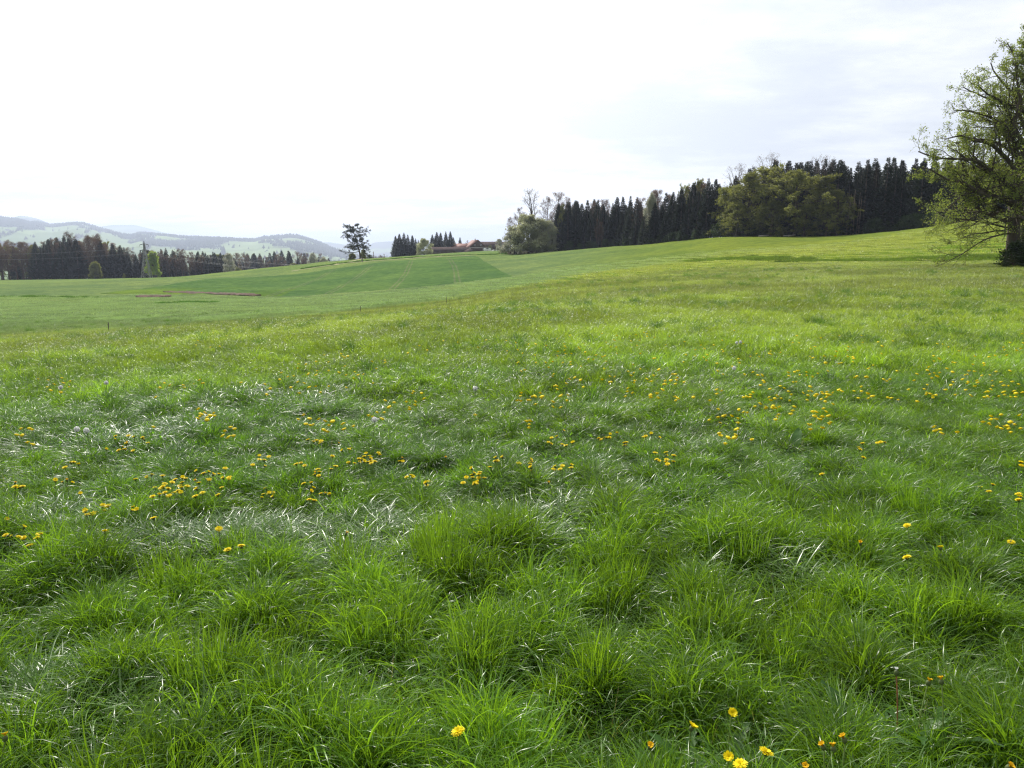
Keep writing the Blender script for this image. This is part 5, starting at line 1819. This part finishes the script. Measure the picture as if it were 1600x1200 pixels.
def dleaf(g, L, w, el, az, lobes=5):
    """toothed dandelion leaf arching outward"""
    n = lobes * 2 + 2
    u = np.linspace(0, 1, n)
    th = math.radians(el) - u * 1.1
    hx = np.concatenate([[0], np.cumsum(np.cos(th[:-1])) * L / (n - 1)])
    hzz = np.concatenate([[0], np.cumsum(np.sin(th[:-1])) * L / (n - 1)])
    env = w / 2 * np.sin(np.clip(u * 0.9 + 0.08, 0, 1) * np.pi) ** 0.7
    jag = np.where(np.arange(n) % 2 == 0, 0.55, 1.15)
    wv = env * jag + 0.002
    C = np.stack([hx, 0 * hx, hzz], 1)
    V = np.stack([C + np.stack([0 * wv, -wv, wv * .25], 1), C, C + np.stack([0 * wv, wv, wv * .25], 1)], 1).reshape(-1, 3)
    F = np.array([[i * 3 + k, i * 3 + k + 1, i * 3 + k + 4, i * 3 + k + 3] for i in range(n - 1) for k in (0, 1)])
    ca, sa = math.cos(az), math.sin(az)
    V = V @ np.array([[ca, sa, 0], [-sa, ca, 0], [0, 0, 1]])
    r_ = g.random()
    return V, F, np.full((len(V), 3), r_)


def dandelion_set(seed, stage, hs, tilt):
    """meshes: stem (base at origin), head placed at the stem top, tilted"""
    g = np.random.default_rng(seed)
    bend = g.uniform(-0.35, 0.35)
    u = np.linspace(0, 1, 6)
    P = np.stack([bend * hs * u ** 2 * .5, g.uniform(-.2, .2) * hs * u ** 2 * .5, hs * u], 1)[None]
    stem = mesh_np('dandelion_stem', *tubes(P, np.full((1, 6), 0.0024), 6), M['redstem' if stage == 'spent' else 'stem'])
    top = P[0, -1]
    A = Matrix.Rotation(tilt[0], 3, 'X') @ Matrix.Rotation(tilt[1], 3, 'Y')
    A = np.array(A)
    cal = lathe([(0.002, -0.004), (0.0075, 0.0), (0.0085, 0.006), (0.0075, 0.012), (0.004, 0.013)], 10)
    if stage == 'open':
        V, F, a = petals(g, 5, 0.0225, 0.009)
        mat = 'petal'
    elif stage == 'half':
        V, F, a = petals(g, 5, 0.020, 0.008, 0.75)
        mat = 'petal'
    elif stage == 'closed':
        V, F, a = petals(g, 4, 0.016, 0.008, 1.15, 0.0036)
        mat = 'petal_old'
    elif stage == 'spent':
        V, F, a = petals(g, 2, 0.013, 0.009, 1.2, 0.003)
        mat = 'fluff'
    else:
        n = 420
        d = unit(g.normal(0, 1, (n, 3)))
        V, F, a = leaves(d * 0.019, 0.010, g, 0, 0.5)
        n2 = 90
        d2 = unit(g.normal(0, 1, (n2, 3)))
        Vt, Ft = tubes(np.stack([d2 * 0.003, d2 * 0.019], 1), np.full((n2, 2), 0.0003), 3)
        F = np.concatenate([F, Ft + len(V)])
        V = np.concatenate([V, Vt])
        a = np.concatenate([a, np.full((len(Vt), 3), .4)])
        V[:, 2] += 0.014
        mat = 'fluff'
    hd = mesh_np('dandelion_head', V @ A.T + top, F, M[mat], {'var': a})
    cl = mesh_np('dandelion_calyx', cal[0] @ A.T + top, cal[1], M['calyx'])
    lv = [dleaf(g, g.uniform(.14, .24), g.uniform(.032, .05), g.uniform(40, 78), k * 1.26 + g.uniform(-.4, .4)) for k in range(5)]
    lm = [mesh_np('dandelion_leaf', v, f, M['weed'], {'var': a_}) for v, f, a_ in lv]
    return {'stem': stem, 'head': hd, 'calyx': cl, 'leaves': lm, 'top': top, 'h': hs}


DS = {}
for st, tl in (('open', ((-.1, .1), (.25, 0), (-.3, .2), (.1, -.3))), ('half', ((.5, .3), (.3, -.5))), ('closed', ((.4, .3), (-.2, .5))), ('clock', ((0, 0),)), ('spent', ((.2, .2),))):
    DS[st] = [dandelion_set(400 + 13 * i + len(st), st, 0.22, t) for i, t in enumerate(tl)]


def dandelion(px, py, label, group=None, stage='open', hf=None, leavesn=0, size=0.85):
    pr = DS[stage][rnd.randrange(len(DS[stage]))]
    hf = rnd.uniform(0.75, 1.15) if hf is None else hf
    x, y, z = hit(px, py, 0.23 * hf)
    o = empty('dandelion_clock' if stage == 'clock' else 'dandelion', (x, y, z), label, 'flower', group, rnd.uniform(0, 6.28), (size, size, hf))
    a = o.matrix_basis @ Vector(pr['top'])
    o.location.x -= (a.x - x)
    o.location.y -= (a.y - y)
    link('stem', pr['stem'], o)
    hd = link('flower_head' if stage != 'clock' else 'seed_head', pr['head'], o)
    link('calyx', pr['calyx'], hd)
    for k in range(leavesn):
        link('leaf', pr['leaves'][k % 5], o)
    return o


near = [(717, 1143, 'open', 'single open dandelion at the bottom, left of the other low flowers'), (1079, 1137, 'half', 'half-open dandelion leaning left beside a toothed leaf near the bottom'), (1143, 1113, 'half', 'tallest dandelion of the bottom group, half open on a long stem'),
        (1196, 1175, 'open', 'flat open dandelion rightmost of the bright bottom group'), (1158, 1194, 'open', 'lowest wide open dandelion cut by the bottom edge'), (1140, 1182, 'half', 'small yellow dandelion above the lowest open one'), (1016, 1164, 'closed', 'orange closing dandelion left of the bottom group'),
        (1303, 1170, 'closed', 'orange closing dandelion right of the bottom group'), (1321, 1155, 'closed', 'small rusty closed dandelion just above the orange one at lower right'), (1258, 1196, 'closed', 'orange half-closed dandelion at the bottom edge'), (1288, 1166, 'closed', 'dull closed dandelion left of the orange closing one'),
        (1450, 1066, 'closed', 'left one of a pair of closing dandelions at lower right'), (1472, 1064, 'closed', 'right one of a pair of closing dandelions at lower right'), (1574, 1197, 'closed', 'orange dandelion at the bottom right corner'), (1418, 871, 'open', 'small open dandelion lower of two in the right grass'), (1418, 821, 'open', 'open dandelion directly above another in the right grass'),
        (1345, 848, 'closed', 'orange dandelion left of the two stacked ones at right'), (1470, 857, 'half', 'pale yellow dandelion right of the two stacked ones'), (1580, 847, 'open', 'large open dandelion near the right edge'), (8, 1152, 'closed', 'closed orange dandelion at the lower left edge'),
        (356, 859, 'open', 'lower dandelion of a pair in the glossy grass at left'), (377, 853, 'open', 'upper dandelion of a pair in the glossy grass at left'), (540, 834, 'closed', 'orange dandelion in the glossy grass left of the centre'), (342, 826, 'open', 'single dandelion above the pair in the glossy grass'), (1285, 741, 'open', 'bright lone dandelion below the pale dock leaf')]
for px, py, st, lab in near:
    big = py > 1000
    dandelion(px, py, lab, 'foreground dandelions', st, rnd.uniform(0.85, 1.1), 5 if big else 2, 0.9 if big else 0.85)
dandelion(1401, 1050, 'spent dandelion head on a reddish stem at lower right', None, 'spent', 1.15, 0)

# x, y, count, spread x, spread y, zone
CL = [(30, 757, 4, 8, 3), (100, 752, 3, 8, 3), (125, 767, 1, 2, 2), (280, 757, 24, 26, 10), (340, 740, 3, 6, 3), (357, 748, 2, 3, 3), (420, 770, 5, 6, 5), (490, 768, 6, 6, 8), (515, 775, 2, 4, 3), (495, 737, 3, 4, 3), (472, 728, 2, 4, 2), (405, 725, 3, 6, 4), (420, 715, 2, 4, 2), (575, 717, 10, 14, 6), (532, 725, 4, 8, 3), (625, 721, 2, 4, 2), (640, 745, 2, 2, 2), (668, 756, 3, 3, 3), (744, 750, 10, 11, 9), (780, 718, 3, 8, 5), (700, 714, 1, 2, 2), (110, 725, 3, 6, 3), (140, 797, 5, 10, 4), (165, 793, 2, 3, 2), (210, 797, 2, 4, 3), (240, 807, 1, 2, 2), (165, 832, 2, 3, 2), (45, 840, 6, 14, 5), (10, 810, 1, 2, 2),
      (40, 680, 5, 10, 5), (210, 685, 7, 12, 4), (190, 702, 4, 8, 3), (240, 673, 1, 2, 2), (328, 652, 7, 14, 5), (355, 677, 4, 8, 4), (480, 657, 4, 8, 3), (510, 667, 6, 12, 5), (490, 687, 4, 8, 3), (540, 700, 3, 6, 3), (590, 650, 4, 10, 5), (630, 633, 5, 12, 3), (660, 624, 3, 8, 3), (745, 646, 1, 2, 2),
      (812, 625, 4, 8, 4), (845, 625, 2, 3, 2), (875, 635, 3, 9, 3), (1040, 600, 7, 12, 5), (825, 665, 3, 3, 4), (870, 685, 6, 12, 6), (950, 683, 5, 10, 3), (975, 692, 3, 8, 3), (1020, 682, 3, 8, 3), (1045, 715, 7, 12, 6), (1145, 682, 7, 12, 5), (1140, 652, 7, 16, 5), (1190, 635, 6, 14, 6), (1212, 642, 4, 6, 3), (1240, 647, 2, 4, 2), (1270, 615, 8, 16, 6), (1280, 660, 9, 10, 5), (1292, 642, 2, 3, 3), (1342, 705, 3, 4, 6), (1375, 690, 2, 3, 2), (1390, 597, 2, 6, 3), (1470, 675, 3, 5, 3), (1497, 680, 1, 2, 2), (1560, 662, 12, 18, 6), (1595, 722, 2, 3, 3), (1545, 615, 2, 3, 2), (830, 727, 5, 7, 5), (880, 727, 4, 8, 5), (857, 750, 1, 2, 2), (1594, 775, 3, 4, 5), (1544, 763, 2, 4, 6)]


BANDS = ((720, 900, 'nearest'), (670, 720, 'middle'), (0, 670, 'farthest'))


def zone(cx, cy):
    for a, b, nm in BANDS:
        if a <= cy < b:
            xs = sorted(c[0] for c in CL if a <= c[1] < b)
            return 'yellow dandelion in the %s flower cluster from the left in the %s band' % (nth(xs.index(cx) + 1), nm), 'dandelions of the %s band' % nm


cnt, extra = 0, []
CL.sort(key=lambda c: -c[1])
for cx, cy, n, sx, sy in CL:
    for q in range(int(n * 1.45 + 0.5)):
        px, py = cx + rnd.gauss(0, sx) * 1.15, cy + rnd.gauss(0, sy) * 1.15
        lab, grp = zone(cx, cy)
        if cnt >= 262:
            extra.append((px, py))
        else:
            dandelion(px, py, lab, grp, rnd.choices(('open', 'half', 'closed'), (7, 3, 1))[0], rnd.uniform(0.6, 0.95), 0, rnd.uniform(0.68, 0.9))
        cnt += 1
for px, py, lab in ((1147, 576, 'lone white dandelion clock far out right of the centre'), (1151, 536, 'left of two tiny white dandelion clocks farthest out'), (1157, 535, 'right of two tiny white dandelion clocks farthest out'), (120, 672, 'left one of a pair of white dandelion clocks at left'), (135, 674, 'right one of a pair of white dandelion clocks at left'), (95, 606, 'tiny white dandelion clock far out at the left'), (166, 599, 'tiny white dandelion clock right of the far left one'), (585, 657, 'white dandelion clock among yellow flowers left of centre'), (743, 608, 'tiny white dandelion clock beyond the centre drift')):
    dandelion(px, py, lab, None, 'clock', 1.15, 0, 1.0)

# flower heads too far to pick apart
n = 900
px = NR.uniform(-40, 1640, n)
py = 520 + 110 * NR.random(n) ** 0.8
keep = vnoise(px * 0.012, py * 0.03, 1, 60) * 0.6 + 0.4 * (px / 1600) > 0.48
Vs, Fs, k = [], [], 0
P8 = np.stack([np.cos(np.arange(6) * np.pi / 3), np.sin(np.arange(6) * np.pi / 3)], 1)
for a, b in list(zip(px[keep], py[keep]))[:420] + extra:
    x, y, z = hit(a, b, 0.2)
    r_ = rnd.uniform(0.016, 0.024)
    tx, ty = rnd.uniform(-.5, .5), rnd.uniform(-.5, .5)
    hh_ = z + rnd.uniform(0.17, 0.26)
    v = [(x + c * r_, y + s * r_, hh_ + (c * tx + s * ty) * r_) for c, s in P8] + [(x, y, hh_ + 0.008), (x, y, hh_ - 0.014)]
    Vs += v
    Fs += [[k + i, k + (i + 1) % 6, k + 6] for i in range(6)] + [[k + (i + 1) % 6, k + i, k + 7] for i in range(6)]
    k += 8
v_ = NR.random(len(Vs))
o = link('distant_dandelions', mesh_np('distant_dandelions', Vs, np.array(Fs), M['petal'], {'var': np.stack([v_, v_, v_], 1)}))
setp(o, 'countless tiny yellow flowers dotting the far pasture', 'flowers', kind='stuff')


# ------------------------------------------------------------------ broad leaves
def dock(px, py, leaves_, label, lift=0.1):
    x, y, z = hit(px, py, lift)
    root = empty('dock_plant', (x, y, z), label, 'plant')
    for L, w, el, az in leaves_:
        n = 10
        u = np.linspace(0, 1, n)
        th = math.radians(el) - u * 0.7
        hx = np.concatenate([[0], np.cumsum(np.cos(th[:-1])) * L / (n - 1)])
        hzz = np.concatenate([[0], np.cumsum(np.sin(th[:-1])) * L / (n - 1)])
        wv = w / 2 * np.sin(np.clip(u * .93 + .05, 0, 1) * np.pi) ** .65 + .002
        wav = 0.008 * np.sin(u * 17 + az)
        C = np.stack([hx, 0 * hx, hzz], 1)
        V = np.stack([C + np.stack([0 * wv, -wv, wv * .3 + wav], 1), C, C + np.stack([0 * wv, wv, wv * .3 - wav], 1)], 1).reshape(-1, 3)
        F = np.array([[i * 3 + k, i * 3 + k + 1, i * 3 + k + 4, i * 3 + k + 3] for i in range(n - 1) for k in (0, 1)])
        ca, sa = math.cos(az), math.sin(az)
        V = V @ np.array([[ca, sa, 0], [-sa, ca, 0], [0, 0, 1]])
        link('leaf', mesh_np('dock_leaf', V, F, M['dock'], {'var': np.full((len(V), 3), rnd.random())}), root)


dock(1239, 696, [(0.26, 0.085, 75, 0.9), (0.16, 0.06, 60, 3.6)], 'pale upright dock leaf catching the light right of centre')
dock(200, 755, [(0.34, 0.10, 40, 0.2), (0.3, 0.10, 35, 1.2), (0.32, 0.09, 30, 2.9), (0.26, 0.09, 45, 2.2), (0.28, 0.09, 35, 4.2), (0.26, 0.1, 50, 5.3)], 'broad-leaved dock rosette beside the left flower band')
dock(1345, 1120, [(0.22, 0.05, 70, 2.4), (0.2, 0.05, 50, 5.2), (0.16, 0.05, 40, 0.5)], 'long pale leaves below the pair of closing dandelions')
0 and dock(868, 612, [(0.34, 0.12, 60, 0.4), (0.28, 0.1, 50, 2.6)], 'dark broad leaves far out at the centre')

# ------------------------------------------------------------------ air
vol = bpy.data.materials.new('haze_air')
vol.use_nodes = True
t = NT(vol.node_tree)
t.n.clear()
o_ = t.node('ShaderNodeOutputMaterial')
pv = t.node('ShaderNodeVolumePrincipled')
pv.inputs['Color'].default_value = (0.70, 0.80, 1.0, 1)
pv.inputs['Density'].default_value = 0.000105
pv.inputs['Anisotropy'].default_value = 0.3
t.link(pv.outputs[0], o_.inputs['Volume'])
V, F = boxv(-22000, 22000, -22000, 22000, -100, 560)
hz_o = link('haze', mesh_np('haze', V, F, vol, smooth=False))
setp(hz_o, 'thin pale haze lying over the whole valley', 'haze', kind='stuff')
